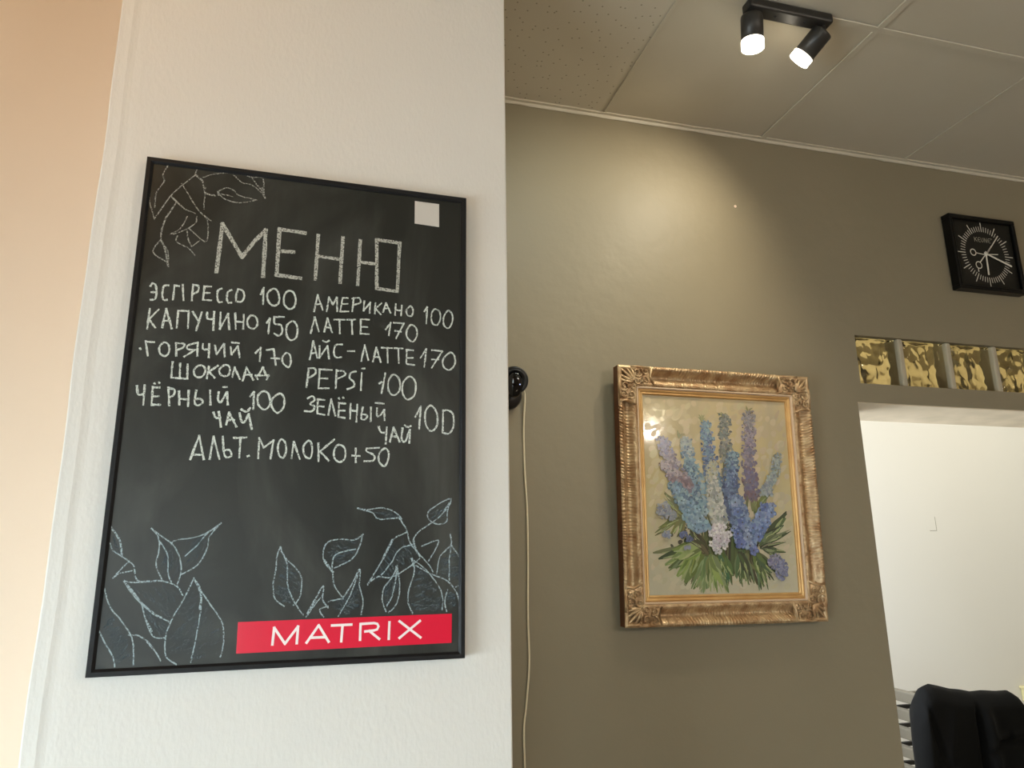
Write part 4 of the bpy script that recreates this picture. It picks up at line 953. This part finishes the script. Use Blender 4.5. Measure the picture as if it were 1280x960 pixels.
# garment
top = [(1143, 893), (1147, 872), (1152, 858), (1160, 854.5), (1172, 857), (1186, 860.5), (1198, 861.5), (1212, 864), (1226, 862.5), (1244, 863.5), (1258, 862.5), (1266, 867), (1277, 884), (1284, 903)]
tp = [atY(x, y, CYY) for x, y in top]; tl = [0]
for a, c in zip(tp, tp[1:]): tl.append(tl[-1]+(c-a).length)
def topat(u):
    s = u*tl[-1]
    for k in range(len(tl)-1):
        if s <= tl[k+1]: f = (s-tl[k])/(tl[k+1]-tl[k]); return tp[k].lerp(tp[k+1], f)
    return tp[-1]
b = bmesh.new(); NU, NV = 72, 46; Hc = 0.62; g2 = []
def gs(x, c, s): return math.exp(-((x-c)/s)**2)
for side in (-1, 1):
    g = []
    for i in range(NU+1):
        u = i/NU; T_ = topat(u); col_ = []
        zb = tp[len(tp)//2].z-Hc
        for j in range(NV+1):
            v = j/NV; z = T_.z+(zb-T_.z)*v; x = T_.x+(-0.012*(1-u)+0.035*u)*min(1, v*3.5)*(1 if 0.2 > 0 else 0)
            e = min(u, 1-u); edge = min(1, e/0.10)**0.5; th = 0.052*edge*(min(1, v/0.10)**0.5)
            fold = 0.0
            vv = min(1, max(0, (v-0.07)/0.12))
            fold += -0.050*gs(u, 0.475, 0.016)*vv + 0.020*gs(u, 0.53, 0.03)*vv
            fold += 0.012*math.sin(u*21+v*3.0)*v + 0.010*gs(u+v*0.25, 0.34, 0.02)*vv*gs(v, 0.5, 0.4) - 0.02*gs(u-0.25*v, 0.10, 0.02)*vv
            fold += 0.010*gs(v, 0.30-0.10*(u-0.6), 0.02)*(1 if u > 0.55 else 0) - 0.012*gs(v, 0.33-0.10*(u-0.6), 0.012)*(1 if u > 0.55 else 0)
            fold += -0.016*gs(v, 0.42-1.0*(u-0.5)+1.2*(u-0.5)**2, 0.02)*(1 if 0.5 < u < 0.66 else 0)
            if i in (0, NU) or j == 0: y = CYY+0.02 if side > 0 and False else CYY
            else: y = CYY+side*(th+(fold*edge if side < 0 else 0.006*math.sin(u*17)))
            if side > 0 and (i in (0, NU) or j == 0): col_.append(g2[0][i][j])
            else: col_.append(b.verts.new((x, y, z)))
        g.append(col_)
    g2.append(g)
    for i in range(NU):
        for j in range(NV): b.faces.new((g[i][j], g[i+1][j], g[i+1][j+1], g[i][j+1]))
bmesh.ops.recalc_face_normals(b, faces=b.faces)
M_cloth = mat('black_cloth', (12, 12, 11), 0.8, bump=(420, 0.3, 2, 0.001), spec=0.15)
gm = obj('draped_jacket', b, M_cloth, None, True); tag(gm, 'black cloth garment draped over a chair back in the white room beyond the opening', 'garment')

# ------------------------------------------------------------------ chandelier behind the viewer, mirrored in the varnish of the painting
chd = empty('small_chandelier', (2.95, -2.15, H)); tag(chd, 'small gold chandelier with candle bulbs and glass drops behind the viewer', 'chandelier')
b = bmesh.new(); lathe(b, [(0, 0), (0.06, 0), (0.055, -0.02), (0.01, -0.035), (0.01, -0.5), (0.03, -0.53), (0.035, -0.57), (0, -0.60)], None, 20); obj('stem', b, M_gold, chd, True)
M_bulb = bpy.data.materials.new('glowing_candle_bulb'); M_bulb.use_nodes = True; bsdf(M_bulb).inputs['Emission Color'].default_value = (1, 0.86, 0.55, 1); bsdf(M_bulb).inputs['Emission Strength'].default_value = 22
M_drop = mat('glass_drop', (240, 225, 180), 0.05, spec=1.0)
for k in range(5):
    a = 2*math.pi*k/5+0.3; c, s = math.cos(a), math.sin(a)
    b = bmesh.new(); tube(b, [(0.02*c, 0.02*s, -0.55), (0.07*c, 0.07*s, -0.60), (0.11*c, 0.11*s, -0.56), (0.12*c, 0.12*s, -0.51)], 0.006, 8); arm = obj('arm', b, M_gold, chd, True)
    b = bmesh.new(); lathe(b, [(0, 0.085), (0.008, 0.07), (0.016, 0.045), (0.018, 0.025), (0.010, 0), (0, 0)], Matrix.Translation((0.12*c, 0.12*s, -0.505)) @ Matrix.Scale(1.5, 4), 12); obj('bulb', b, M_bulb, arm, True)
    b = bmesh.new(); lathe(b, [(0, -0.05), (0.012, -0.035), (0.004, 0), (0, 0)], Matrix.Translation((0.12*c, 0.12*s, -0.52)), 8); obj('glass_drop', b, M_drop, arm)
